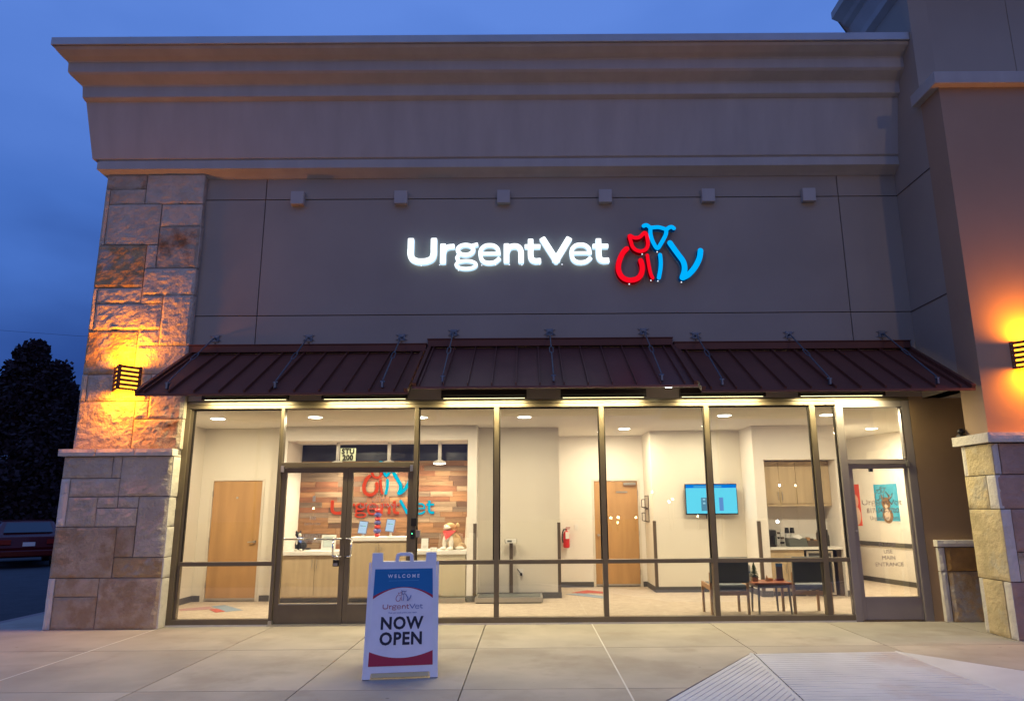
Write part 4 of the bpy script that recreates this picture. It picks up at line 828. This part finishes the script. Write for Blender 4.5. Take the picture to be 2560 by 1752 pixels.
# ================================================================== SCALE, WALL ITEMS
scl = thing('floor_scale', 'low floor scale with black mat and display post against the wall', 'scale')
box('platform', (-.90, .235, 2.02, 2.62, .035, .115), STEEL, scl, bevel=.006); box('mat', (-.85, .20, 2.07, 2.58, .1155, .122), CHARC, scl); box('base', (-.88, .21, 2.05, 2.6, .021, .034), BLACK, scl)
box('post', (-.335, -.275, 2.60, 2.65, .03, .97), GUARD, scl); ob('display_head', MB().box(-.40, -.215, 2.53, 2.62, .965, 1.03), WHITE, scl, bevel=.006); box('display_screen', (-.37, -.29, 2.526, 2.529, .985, 1.015), CHARC, scl); ob('side_handle', MB().path([(-.40, 2.58, .96), (-.415, 2.55, 1.0), (-.41, 2.53, 1.04)], .006).path([(-.215, 2.58, .96), (-.20, 2.55, 1.0), (-.205, 2.53, 1.04)], .006), STEEL, scl)
op = thing('wall_outlet', 'white wall outlet with black plug behind the scale post', 'outlet', (-.14, 2.699, .46)); box('plate', (-.035, .045, -.006, 0, -.06, .06), WHITE, op); ob('plug', MB().box(-.01, .03, -.05, -.006, -.055, -.01), BLACK, op, bevel=.004); ob('cable', MB().path([(.0, -.03, -.02), (-.03, -.04, .02), (-.06, -.03, .06)], .006), BLACK, op)
fe = thing('fire_extinguisher', 'red fire extinguisher with white tag hanging in the hall', 'fire extinguisher', (.765, 4.33, .78))
ob('cylinder', MB().lathe((0, 0, 0), [(.045, 0), (.062, .012), (.065, .03), (.065, .27), (.05, .31), (.022, .33)], 18), RED, fe, smooth=True); ob('valve', MB().tube((0, 0, .33), (0, 0, .37), .018).box(-.02, .07, -.015, .015, .365, .38).box(-.01, .08, -.012, .012, .39, .402), flat('valve_red', (.35, .03, .03)), fe)
ob('hose', MB().path([(0, 0, .36), (-.05, -.02, .36), (-.08, -.03, .30), (-.085, -.03, .18), (-.07, -.03, .10)], .012), BLACK, fe); ob('tag', MB().box(-.02, .055, -.075, -.072, .18, .31), WHITE, fe)
ob('lower_band', MB().lathe((0, 0, 0), [(.066, .03), (.066, .07)], 18), RED, fe)
tag(box('light_switch', (.935, 1.005, 4.411, 4.419, 1.12, 1.235), WHITE, bevel=.002), 'white light switch on the hall wall right of the extinguisher', 'light switch')
for z0, lab in ((1.545, 'upper'), (1.285, 'lower')):
    k_ = thing('wall_rack', lab + ' brown wire magazine rack on the hall side wall', 'magazine rack', (2.36, 4.05, z0), group='brown wire racks in the hall')
    P = [(0, -.20, 0), (0, .20, 0), (0, .20, .24), (0, -.20, .24)]
    ob('wire_frame', MB().path(P, .008, 8, True).path([(-.07, -.20, .02), (-.07, .20, .02), (-.07, .20, .17), (-.07, -.20, .17)], .008, 8, True).path([(0, -.2, 0), (-.07, -.2, .02)], .006).path([(0, .2, 0), (-.07, .2, .02)], .006), GUARD, k_); ob('back_plate', MB().box(-.004, -.001, -.18, .18, .02, .22), flat('rack_plate', (.50, .44, .36)), k_)
tv = thing('wall_screen', 'wall-mounted television showing a light blue page', 'television', (3.465, 3.33, 1.705))
box('case', (-.49, .49, -.02, .03, -.285, .285), BLACK, tv, bevel=.004); TVB = em('tv_cyan', (.13, .70, 1.0), 1.1)
box('screen', (-.478, .478, -.023, -.0205, -.262, .272), TVB, tv); box('page_header', (-.478, .478, -.0245, -.0235, .21, .272), em('tv_blue', (.0, .22, .95), .9), tv); box('page_bar', (-.33, .2, -.0255, -.0246, .222, .245), em('tv_light', (.1, .55, 1), .8), tv)
box('page_block', (-.20, -.09, -.0245, -.0235, -.215, .03), em('tv_grey', (.13, .35, .55), .8), tv); ob('page_icon', MB().box(-.165, -.12, -.026, -.0248, -.02, .01).box(-.165, -.12, -.026, -.0248, -.09, -.06), em('tv_pale', (.4, .75, 1), .9), tv)
box('page_block', (.14, .22, -.0245, -.0235, -.215, .03), em('tv_violet', (.16, .38, .95), .8), tv); ob('page_icon', MB().ball((-.01, -.024, -.02), .05, .002, .06, 12, 8), em('tv_pink', (.55, .25, .6), .7), tv)
box('wall_mount', (-.2, .2, .031, .10, -.15, .15), DARKM, tv); box('cable', (-.105, -.09, .04, .055, -.36, -.26), BLACK, tv)

# ================================================================== WAITING CHAIRS AND TABLE
def chair(label, loc):
    c = thing('waiting_chair', label, 'chair', loc, group='waiting chairs by the window')
    hw = .285
    for x in (-hw, hw-.035):
        ob('rear_leg', MB().box(x, x+.035, 0, .045, 0, .61), OAK, c, bevel=.004); ob('front_leg', MB().box(x, x+.035, .50, .54, 0, .42), OAK, c, bevel=.004)
        ob('side_rail', MB().quadlist([(x, .045, .36), (x+.035, .045, .36), (x+.035, .50, .38), (x, .50, .38), (x, .045, .43), (x+.035, .045, .43), (x+.035, .54, .445), (x, .54, .445)], [(0,3,2,1),(4,5,6,7),(0,1,5,4),(1,2,6,5),(2,3,7,6),(3,0,4,7)]), OAK, c, bevel=.004)
    ob('back_rail', MB().box(-hw+.036, hw-.036, .005, .03, .29, .345), OAK, c)
    ob('seat', MB().box(-hw+.02, hw-.02, .02, .54, .352, .44), SLATE, c, bevel=.03)
    b = ob('backrest', MB().box(-hw-.0, hw+.0, -.055, -.005, .465, .83), CHARC, c, bevel=.02)
    return c
c1 = chair('charcoal waiting chair left of the small table, back to the window', (2.92, .42, .02))
c2 = copytree(c1, (4.125, .42, .02), 'charcoal waiting chair right of the small table, back to the window')
tb = thing('side_table', 'small cherry-topped side table between the two waiting chairs', 'table', (3.585, .72, .02))
box('top', (-.28, .28, -.25, .25, .43, .455), CHERRY, tb, bevel=.004); ob('apron', MB().box(-.23, .23, -.22, -.20, .38, .43).box(-.23, .23, .20, .22, .38, .43).box(-.23, -.21, -.2, .2, .38, .43).box(.21, .23, -.2, .2, .38, .43), TABLEG, tb)
for x, y in ((-.22, -.22), (.22, -.22), (-.18, .22), (.18, .22)): ob('leg', MB().tube((x, y, .38), (x*1.08, y*1.08, 0), .02, 8, r1=.014), TABLEG, tb)
tr_ = thing('tabletop_tree', 'small artificial fir tree in a wooden box on the side table', 'tree', (3.40, .78, .475))
FIR = pm('fir_green', (.035, .07, .02), .9, var=.4, scale=30)
mb = MB(); random.seed(3)
for k in range(420):
    t = random.random(); a = random.uniform(0, 6.28); r0 = .075*(1-t)**.9+.006; z = .06+t*.21
    p = Vector((0, 0, z+.01)); q = Vector((r0*math.cos(a), r0*math.sin(a), z-.012)); s_ = Vector((-math.sin(a), math.cos(a), 0))*.006
    mb.quadlist([p-s_*.3, q-s_, q+s_, p+s_*.3], [(0, 1, 2, 3)])
ob('foliage', mb, FIR, tr_); ob('stem', MB().tube((0, 0, .03), (0, 0, .26), .006), OAK, tr_); ob('planter', MB().box(-.045, .045, -.045, .045, 0, .06), MAPLE, tr_, bevel=.004)
ob('snow_collar', MB().ball((0, 0, .062), .05, .05, .014, 12, 6), WHF, tr_, smooth=True)
tag(ob('wooden_tree', MB().tube((3.575, .75, .475), (3.575, .75, .56), .035, 4, r1=.003), OAK), 'tiny wooden cone tree on the side table', 'ornament')
tag(ob('wooden_tray', MB().box(3.60, 3.665, .74, .80, .475, .52), MAPLE, bevel=.004), 'small wooden tray box on the side table', 'box')
br = thing('brochure_holder', 'brochure holder with blue-topped leaflet on the side table', 'brochure holder', (3.79, .80, .475)); ob('leaflet', MB().box(-.05, .05, 0, .01, .03, .25), flat('leaflet_grey', (.16, .16, .18)), br); box('leaflet_header', (-.05, .05, -.004, -.001, .20, .25), flat('leaflet_blue', (.1, .25, .5)), br); box('foot', (-.055, .055, -.02, .04, 0, .03), flat('leaflet_maroon', (.2, .05, .07)), br)
q = signholder('white notice card at the back of the side table', 3.33, .86, .475, .10, .22); box('print', (-.04, .04, -.006, -.0035, .11, .13), flat('ink_blue', (.1, .2, .45)), q)

# ================================================================== KITCHENETTE
kb = thing('kitchen_counter', 'birch kitchenette base cabinet with white worktop', 'kitchen counter')
box('worktop', (4.286, 5.579, 2.66, 3.269, .81, .852), WHITEL, kb, bevel=.004); box('base_cabinet', (4.286, 4.90, 2.72, 3.26, .10, .808), BIRCH, kb); box('toe_kick', (4.286, 4.90, 2.78, 3.26, .02, .10), BASEB, kb)
cdoor(4.288, 4.90, .62, .806, 2.718, kb, nm='drawer_front'); ob('drawer_handle', MB().tube((4.52, 2.67, .70), (4.67, 2.67, .70), .005), STEEL, kb)
cdoor(4.288, 4.594, .12, .615, 2.718, kb, 4.56); cdoor(4.594, 4.90, .12, .615, 2.718, kb, 4.63); box('end_panel', (5.50, 5.579, 2.75, 3.26, .02, .808), GUARD, kb)
box('splash', (4.286, 5.579, 3.255, 3.269, .853, 1.06), WHITEL, kb)
up_ = thing('wall_cabinet', 'birch wall cabinet with four doors over the kitchenette', 'cabinet'); box('carcass', (4.286, 5.579, 2.96, 3.269, 1.60, 2.38), BIRCH, up_); box('light_rail', (4.286, 5.579, 2.95, 2.97, 1.565, 1.60), BIRCH, up_)
for a, b, hx in ((4.29, 4.64, 4.60), (4.64, 4.95, 4.67), (4.95, 5.27, 5.235), (5.27, 5.577, 5.305)):
    d = box('cabinet_door', (a+.003, b-.003, 2.94, 2.958, 1.615, 2.375), BIRCH, up_, bevel=.002); ob('handle', MB().tube((hx, 2.91, 1.67), (hx, 2.91, 1.83), .006).tube((hx, 2.94, 1.69), (hx, 2.91, 1.69), .004).tube((hx, 2.94, 1.81), (hx, 2.91, 1.81), .004), STEEL, d)
fg = thing('drinks_fridge', 'under-counter glass-door fridge with steel frame', 'fridge'); box('case', (4.93, 5.42, 2.74, 3.25, .03, .80), BLACK, fg)
ob('door_frame', MB().box(4.94, 4.975, 2.70, 2.738, .04, .785).box(5.375, 5.41, 2.70, 2.738, .04, .785).box(4.975, 5.375, 2.70, 2.738, .75, .785).box(4.975, 5.375, 2.70, 2.738, .04, .08), STEEL, fg); box('door_glass', (4.975, 5.375, 2.715, 2.72, .08, .75), flat('dark_glass', (.05, .05, .055), .1), fg)
for z in (.3, .5, .68): box('shelf', (4.98, 5.37, 2.722, 2.737, z, z+.01), STEEL, fg)
cm = thing('coffee_maker', 'black coffee maker at the left end of the kitchenette worktop', 'coffee maker', (4.42, 2.95, .853)); ob('body', MB().box(-.09, .06, .02, .14, 0, .30).box(-.09, .06, -.10, .14, .19, .30), BLACK, cm, bevel=.015); box('drip_tray', (-.085, .055, -.10, .02, 0, .03), DARKM, cm); box('water_tank', (.062, .10, 0, .14, .02, .28), CHARC, cm)
pc = thing('pod_carousel', 'wire pod carousel beside the coffee maker', 'pod rack', (4.585, 2.93, .853)); ob('stand', MB().tube((0, 0, 0), (0, 0, .32), .006).lathe((0, 0, 0), [(.07, 0), (.07, .008)], 16), STEEL, pc)
for k in range(12): a = k*math.pi/2; z = .05+.085*(k//4); ob('pod', MB().lathe((.04*math.cos(a), .04*math.sin(a), z), [(.018, 0), (.025, .035)], 10), (BLACK, GUARD, WHITE)[k % 3], pc)
kbk = thing('caddy_basket', 'black caddy basket with napkins on the kitchenette worktop', 'basket', (4.865, 2.95, .853)); ob('basket', MB().quadlist([(-.16, -.1, 0), (.18, -.1, 0), (.18, .1, 0), (-.16, .1, 0), (-.17, -.11, .15), (.15, -.11, .15), (.15, .11, .15), (-.17, .11, .15)], [(0,3,2,1),(4,5,6,7),(0,1,5,4),(1,2,6,5),(2,3,7,6),(3,0,4,7)]), CHARC, kbk, bevel=.01)
ob('napkin', MB().quadlist([(-.06, -.1, .155), (.08, -.12, .16), (.05, -.03, .21), (-.07, -.02, .19), (.02, -.13, .13)], [(0, 1, 2, 3), (0, 4, 1)]), WHITE, kbk)
for k, x in enumerate((4.74, 4.835)):
    cpn = thing('cup_stack', ('left' if k == 0 else 'right') + ' stack of dark paper cups behind the caddy basket', 'cup stack', (x, 3.03, .853), group='paper cup stacks'); ob('cups', MB().lathe((0, 0, 0), [(.032, 0), (.04, .21), (.032, .21), (.035, .23)], 14), WHITE, cpn); ob('top_cup', MB().lathe((0, 0, 0), [(.043, .232), (.034, .33), (.001, .331)], 14), BLACK, cpn)
wk = thing('snack_basket', 'brown wicker snack basket on the kitchenette worktop', 'basket', (5.14, 2.95, .853)); ob('basket', MB().box(-.10, .11, -.08, .08, 0, .10), GUARD, wk, bevel=.008); 
for k in range(3): ob('snack_pack', MB().box(-.09+k*.065, -.035+k*.065, -.05, .05, .10, .16-.02*k), (OAK, GUARD, MAPLE)[k], wk, bevel=.006)
jr = thing('glass_jar', 'tall dark jar at the right of the kitchenette worktop', 'jar', (5.30, 2.98, .853)); ob('body', MB().lathe((0, 0, 0), [(.045, 0), (.05, .02), (.05, .22), (.035, .25)], 16), flat('jar_dark', (.10, .07, .06), .15), jr); ob('lid', MB().lathe((0, 0, .25), [(.04, 0), (.04, .03)], 16), STEEL, jr)
jr2 = thing('syrup_bottle', 'dark syrup bottle in the right corner of the worktop', 'bottle', (5.46, 3.0, .853)); ob('body', MB().lathe((0, 0, 0), [(.035, 0), (.035, .18), (.014, .24), (.014, .29)], 14), flat('bottle_dark', (.05, .045, .04), .15), jr2); ob('cap', MB().lathe((0, 0, .29), [(.016, 0), (.016, .02)], 10), WHITE, jr2)

# right hall: posters, desk end
po = thing('blue_poster', 'blue poster with a tabby kitten on the right hall wall', 'poster')
def wq(nm, t0, t1, z0, z1, o, mat, par): return ob(nm, wallquad(MB(), t0, t1, z0, z1, o, .001), mat, par)
wq('sheet', .56, 1.27, 1.255, 1.995, .006, pm('poster_blue', (.04, .36, .56), .5, var=.2, scale=1.5), po)
KIT = pm('kitten_tabby', (.22, .11, .06), .9, var=.5, scale=14); KITW = flat('kitten_white', (.62, .48, .40), .8)
def wellipse(nm, t, z, rt_, rz, o, mat, par):
    n = 20; vs = [onwall(t+rt_*math.cos(2*math.pi*i/n), o, z+rz*math.sin(2*math.pi*i/n)) for i in range(n)]; return ob(nm, MB().quadlist(vs, [tuple(range(n))]), mat, par)
wellipse('kitten', .92, 1.36, .16, .15, .008, KIT, po); wellipse('kitten', .90, 1.60, .13, .13, .009, KIT, po); wellipse('kitten_chest', .91, 1.38, .09, .12, .010, KITW, po); wellipse('kitten_muzzle', .90, 1.55, .05, .045, .011, KITW, po)
for s_ in (-1, 1):
    t0 = .90+s_*.10; ob('ear', MB().quadlist([onwall(t0-.045, .0095, 1.69), onwall(t0+.045, .0095, 1.69), onwall(t0+s_*.02, .0095, 1.80)], [(0, 1, 2)]), KIT, po)
ob('sheet_margin', wallquad(MB(), .56, 1.27, 1.235, 1.253, .006, .001), WHITE, po)
rp2 = thing('red_poster', 'orange-red poster at the far end of the right hall wall', 'poster'); wq('sheet', -.55, .07, 1.14, 2.02, .006, pm('poster_red', (.80, .10, .06), .5, var=.1), rp2); wellipse('pet_figure', -.13, 1.66, .15, .16, .009, flat('poster_pink', (.80, .42, .32), .6), rp2); wellipse('pet_figure', -.1, 1.35, .16, .2, .008, flat('poster_cream', (.80, .58, .46), .6), rp2)
dk = thing('hall_desk', 'wood desk end with grey top at the left of the right hall', 'desk'); box('side_panel', (6.55, 6.93, 5.1, 5.75, .02, .72), MAPLE, dk); box('top', (6.5, 6.97, 5.05, 5.8, .72, .78), ALU, dk, bevel=.004); ob('bin', MB().lathe((6.85, 5.2, .78), [(.06, 0), (.09, .14)], 14), ALU, dk)

# ================================================================== A-FRAME SIGN
af = thing('a_frame_sign', 'white plastic A-frame pavement sign reading WELCOME and NOW OPEN', 'pavement sign', (-1.28, -2.76, 0), rz=R(8)); af.scale = (1.03, 1.03, 1.065)
PW = flat('sign_plastic', (.82, .80, .80), .45)
Wd, Hh = .345, 1.12
def panel_poly(mb, y0, y1):
    P = [(-Wd, 0), (-Wd+.07, 0), (-Wd+.078, .045), (Wd-.078, .045), (Wd-.07, 0), (Wd, 0), (.315, 1.12), (.205, 1.12), (.195, 1.035), (.085, 1.035), (.068, 1.10), (.05, 1.115), (-.06, 1.115), (-.08, 1.10), (-.085, 1.035), (-.205, 1.035), (-.205, 1.12), (-.315, 1.12)]
    # built from convex pieces so that the hand slot stays open
    for a, b, c_, d_, e_ in ((-Wd, -.335, .0, .045, 1),):
        pass
    def pr(q): mb.prism(q, FR, y0, y1)
    pr([(-Wd, 0), (-Wd+.072, 0), (-Wd+.078, .05), (-Wd+.0014, .05)]); pr([(Wd-.072, 0), (Wd, 0), (Wd-.0014, .05), (Wd-.078, .05)])
    pr([(-Wd+.0014, .05), (Wd-.0014, .05), (Wd-.0275, 1.035), (-Wd+.0275, 1.035)])
    pr([(-.3175, 1.035), (-.21, 1.035), (-.215, 1.12), (-.315, 1.12)]); pr([(.21, 1.035), (.3175, 1.035), (.315, 1.12), (.215, 1.12)])
    pr([(-.09, 1.035), (-.055, 1.035), (-.05, 1.12), (-.075, 1.112), (-.085, 1.095)]); pr([(.055, 1.035), (.09, 1.035), (.085, 1.095), (.075, 1.112), (.05, 1.12)]); pr([(-.052, 1.092), (.052, 1.092), (.05, 1.12), (-.05, 1.12)])
    return mb
fp = ob('front_panel', panel_poly(MB(), -.022, .0), PW, af); bp = ob('rear_panel', panel_poly(MB(), 0, .022), PW, af)
th = math.atan2(.385, 1.07)
fp.location = (0, -.385, 0); fp.rotation_euler = (-th, 0, 0); bp.location = (0, .385, 0); bp.rotation_euler = (th, 0, 0)
ob('panel_rim', MB().box(-Wd+.004, -Wd+.022, -.028, -.0225, .05, 1.03).box(Wd-.022, Wd-.004, -.028, -.0225, .05, 1.03), PW, fp)
ob('foot_tape', MB().box(-Wd+.085, Wd-.085, -.018, .004, .012, .049), flat('foot_yellow', (.62, .52, .28)), fp)
ob('side_stay', MB().box(.30, .312, -.13, .13, .72, .745).box(-.312, -.30, -.13, .13, .72, .745), PW, af)
poster = ob('poster', MB().quadlist([(-.295, -.0245, .105), (.295, -.0245, .105), (.28, -.0245, .965), (-.28, -.0245, .965)], [(0, 1, 2, 3)]), flat('poster_white', (.80, .77, .80), .5), fp)
POB = flat('poster_cobalt', (.0, .155, .37), .45); POR = flat('poster_crimson', (.42, .012, .04), .45); INK = flat('ink_black', (.012, .008, .02), .5)
def flatshape(nm, pts, y, mat, par): return ob(nm, MB().quadlist([(u, y, v) for u, v in pts], [tuple(range(len(pts)))]), mat, par)
arc = lambda x0, x1, ze, zm, n=16: [(x0+(x1-x0)*i/n, ze+(zm-ze)*(1-(2*i/n-1)**2)) for i in range(n+1)]
def bandpoly(nm, top, bot, y, mat):
    n = len(top); mb = MB(); mb.quadlist([(u, y, v) for u, v in top]+[(u, y, v) for u, v in bot], [(i, n+i, n+i+1, i+1) for i in range(n-1)]); return ob(nm, mb, mat, fp)
bandpoly('blue_band', [(-.28+.56*i/16, .965) for i in range(17)], arc(-.286, .286, .715, .795), -.0255, POB)
bandpoly('red_arc', arc(-.286, .286, .715, .795), arc(-.2865, .2865, .688, .790), -.0255, POR)
bandpoly('red_band', arc(-.293, .293, .228, .170), [(-.295+.59*i/16, .105) for i in range(17)], -.0255, POR)
text('lettering', 'WELCOME', .045, (0, -.0262, .895), PW, fp, .0003, spacing=1.65, bold=.0012)
for z in (.935, .852): box('rule', (-.145, .145, -.0262, -.0258, z, z+.003), flat('rule_blue', (.1, .35, .62)), fp)
MR = flat('mark_red', (.38, .02, .05)); MBl = flat('mark_blue', (.09, .14, .36))
logo(fp, -.072, .765, .152, .105, -.0262, -.0258, MR, MBl, thin=.55)
wordmark(fp, -.192, .640, .385, .046, -.0262, -.0258, (MR, MBl), thin=.62, joined=True)
text('lettering', 'Their pet needs within your reach', .0195, (0, -.0262, .562), MBl, fp, .0002)
text('lettering', 'NOW', .150, (-.005, -.0262, .465), INK, fp, .0003, bold=.005, sx=.97, spacing=1.10); text('lettering', 'OPEN', .150, (-.005, -.0262, .330), INK, fp, .0003, bold=.005, sx=.97, spacing=1.10)

# ================================================================== BACKGROUND LEFT: trees, cars
def tree(label, x, y, h, spread, seed, lobes, mat):
    random.seed(seed)
    t = thing('street_tree', label, 'tree', (x, y, -.15), group='dark trees beyond the car park')
    mb = MB().tube((0, 0, 0), (.1, 0, h*.35), .22, 8, r1=.15)
    for k in range(9):
        a = random.uniform(0, 6.28); z0 = h*random.uniform(.25, .5); L_ = spread*random.uniform(.4, .8)
        mb.tube((.08, 0, z0), (L_*math.cos(a), L_*math.sin(a), z0+h*random.uniform(.15, .35)), .07, 5, r1=.02)
    ob('trunk', mb, pm('bark', (.05, .035, .03), .95), t)
    mb = MB()
    for (lx, lz, lr, n) in lobes:
        for k in range(n):
            d = Vector((random.gauss(0, 1), random.gauss(0, 1), random.gauss(0, 1))).normalized()*lr*random.uniform(.35, 1.0)**.5*(random.uniform(.8, 1.12) if random.random() < .85 else random.uniform(1.1, 1.4))
            c = Vector((lx, 0, lz))+Vector((d.x, d.y*.9, d.z)); s_ = random.uniform(.07, .17)
            a = Vector((random.gauss(0, 1), random.gauss(0, 1), random.gauss(0, 1))).normalized()*s_; b = a.orthogonal().normalized()*s_*.7
            mb.quadlist([c-a, c-b*.8, c+a, c+b*.8], [(0, 1, 2, 3)])
    ob('crown', mb, mat, t)
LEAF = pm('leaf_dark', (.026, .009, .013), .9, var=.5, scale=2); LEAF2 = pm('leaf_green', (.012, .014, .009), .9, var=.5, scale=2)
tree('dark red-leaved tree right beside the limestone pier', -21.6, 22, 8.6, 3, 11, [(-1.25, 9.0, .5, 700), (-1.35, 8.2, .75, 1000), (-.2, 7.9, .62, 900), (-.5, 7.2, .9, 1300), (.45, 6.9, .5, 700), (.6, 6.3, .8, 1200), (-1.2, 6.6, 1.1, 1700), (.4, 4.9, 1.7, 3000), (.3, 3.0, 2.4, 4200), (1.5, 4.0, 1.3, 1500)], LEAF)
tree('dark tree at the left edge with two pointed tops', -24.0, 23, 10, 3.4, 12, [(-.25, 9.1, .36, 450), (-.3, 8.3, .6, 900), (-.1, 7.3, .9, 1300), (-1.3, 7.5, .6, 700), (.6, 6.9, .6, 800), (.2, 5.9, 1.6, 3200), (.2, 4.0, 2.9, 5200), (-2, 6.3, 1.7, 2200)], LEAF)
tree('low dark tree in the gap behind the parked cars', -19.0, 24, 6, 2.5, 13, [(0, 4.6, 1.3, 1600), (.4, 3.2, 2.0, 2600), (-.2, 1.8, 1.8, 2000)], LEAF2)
hd = bpy.data.objects.new('hedge_row', None)
mb = MB(); random.seed(5)
for k in range(16000):
    c = Vector((random.uniform(-46, -14), random.uniform(26, 29), random.uniform(-.1, 3.2+.9*math.sin(random.random()*6)))); s_ = random.uniform(.12, .26)
    a = Vector((random.gauss(0, 1), random.gauss(0, 1), random.gauss(0, 1))).normalized()*s_; b = a.orthogonal().normalized()*s_*.7
    mb.quadlist([c-a, c-b*.8, c+a, c+b*.8], [(0, 1, 2, 3)])
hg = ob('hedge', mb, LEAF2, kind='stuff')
def car(label, loc, rz, paint, suv=False):
    c = thing('parked_car', label, 'car', loc, rz)
    H = .35 if suv else 0
    prof_ = [(-2.3, .32), (-2.35, .62), (-2.25, .95+H*.5), (-1.65, 1.02+H*.5), (-1.0, 1.40+H), (.35, 1.44+H), (1.15, 1.02+H*.4), (2.1, .86+H*.3), (2.35, .62), (2.3, .32)]
    if suv: prof_[3] = (-2.2, 1.25); prof_[4] = (-1.85, 1.62)
    def section(s, w, zs): return [(w, s, z) for z in zs]
    # body: side profile swept across width with tumblehome
    mb = MB(); ws = [-.90, -.86, -.70, 0, .70, .86, .90]; vs = []
    for w in ws:
        a = abs(w)/.9
        for (s_, z) in prof_:
            k = 1.0; zz = z
            if z > 1.05+H*.5: k = .80 if abs(w) > .75 else .93
            if abs(w) >= .9 and z > .95: zz = z-.02
            vs.append((w*k, s_*(1-.03*a**4), zz-(.03*a**3 if z > 1.1 else 0)))
    n = len(prof_); fs = []
    for i in range(len(ws)-1):
        for j in range(n-1): fs.append((i*n+j, i*n+j+1, (i+1)*n+j+1, (i+1)*n+j))
        fs.append((i*n+n-1, i*n, (i+1)*n, (i+1)*n+n-1))
    fs += [tuple(range(n-1, -1, -1)), tuple(range((len(ws)-1)*n, len(ws)*n))]
    ob('body', mb.quadlist(vs, fs), paint, c, smooth=False, bevel=.03)
    zt = 1.36+H; zb_ = 1.04+H*.5; GL = flat('car_glass', (.02, .03, .04), .05)
    yr = -1.62 if not suv else -2.18; yr2 = -1.06 if not suv else -1.9
    ob('rear_window', MB().quadlist([(-.66, yr-.02, zb_+.02), (.66, yr-.02, zb_+.02), (.58, yr2-.03, zt), (-.58, yr2-.03, zt)], [(0, 1, 2, 3)]), GL, c)
    for s_ in (-1, 1):
        ob('side_window', MB().quadlist([(s_*.735, yr+.35, zb_+.02), (s_*.735, 1.0, zb_), (s_*.725, .35, zt), (s_*.725, yr2+.1, zt)], [(0, 1, 2, 3)]), GL, c)
        ob('tail_lamp', MB().box(s_*.62-.16, s_*.62+.16, -2.345, -2.29, .72+H*.5, .86+H*.5), flat('lamp_red', (.25, .01, .01), .2), c)
        for yy in (-1.4, 1.45):
            w = ob('wheel', MB().tube((s_*.68, yy, .33), (s_*.9, yy, .33), .33, 20), BLACK, c); ob('rim', MB().tube((s_*.9, yy, .33), (s_*.91, yy, .33), .2, 16), STEEL, w)
    box('number_plate', (-.16, .16, -2.37, -2.352, .66, .78), WHITE, c); box('bumper', (-.84, .84, -2.41, -2.30, .34, .55), paint, c, bevel=.04)
    return c
car('red parked sedan seen from behind at the left edge', (-16.9, 14.2, -.15), R(38), pm('car_red', (.09, .002, .005), .25, .2, var=.05))
car('dark blue parked car behind the red sedan, mostly behind the pier', (-15.9, 18.4, -.15), R(60), pm('car_navy', (.01, .015, .045), .2, .2, var=.05))

# car-park lamps behind the camera: their light reaches the facade, unseen, heads kept out of the panes
for k, (x, y, hgt, e_) in enumerate(((-13, -24, 7.5, 1400), (10, -27, 7.5, 1800), (-30, -40, 7.5, 800), (23.8, -44, 7.5, 1000))):
    l_ = thing('car_park_lamp', ('near left', 'near right', 'far left', 'far right')[k] + ' warm lamp on a tall pole in the car park', 'street lamp', (x, y, -.15), group='car park lamps')
    ob('pole', MB().tube((0, 0, 0), (0, 0, hgt), .08, 10, r1=.06), DARKM, l_); ob('head', MB().box(-.35, .35, -.2, .2, hgt, hgt+.15), DARKM, l_); ob('lens', MB().box(-.3, .3, -.17, .17, hgt-.03, hgt-.001), em('street_glow', (1, .62, .3), 20), l_)
    p = bpy.data.lights.new('lamp', 'POINT'); p.energy = e_; p.color = (1, .64, .36); p.shadow_soft_size = .3; o = bpy.data.objects.new('lamp', p); link(o, l_); o.location = (0, 0, hgt-.4)
# overhead wire
tag(ob('overhead_wire', MB().path([(-60, 40, 15.5), (-45, 38, 14.6), (-30, 36, 13.0), (-15, 34, 12.2)], .009, 5), BLACK), 'thin overhead wire against the sky at the far left', 'wire')

# low lights at the far side of the car park (seen as reflections in the panes)
LOW = ((5.96, .79, 60, 0), (6.48, .82, 80, 0), (7.75, .81, 50, 0), (10.46, 2.08, 45, 0), (10.2, 1.89, 30, 1), (12.21, .86, 30, 0), (18.28, 3.0, 50, 1), (19.44, 2.99, 40, 0), (17.93, .46, 90, 1), (6.44, .45, 35, 0), (9.0, 2.6, 30, 0), (-15.5, 1.6, 40, 0))
GC = (em('globe_warm', (1, .74, .45), 42), em('globe_white', (.88, .94, 1), 60))
for k, (x, z, e_, c_) in enumerate(LOW):
    b_ = thing('bollard_light', 'small low light across the car park, mirrored in the shop windows', 'bollard light', (x, -42, -.15), group='low lights across the car park')
    ob('post', MB().tube((0, 0, 0), (0, 0, z+.06), .05, 8), DARKM, b_); ob('globe', MB().ball((0, 0, z+.15), .05+.0006*e_, n=12, k=8), GC[c_], b_)
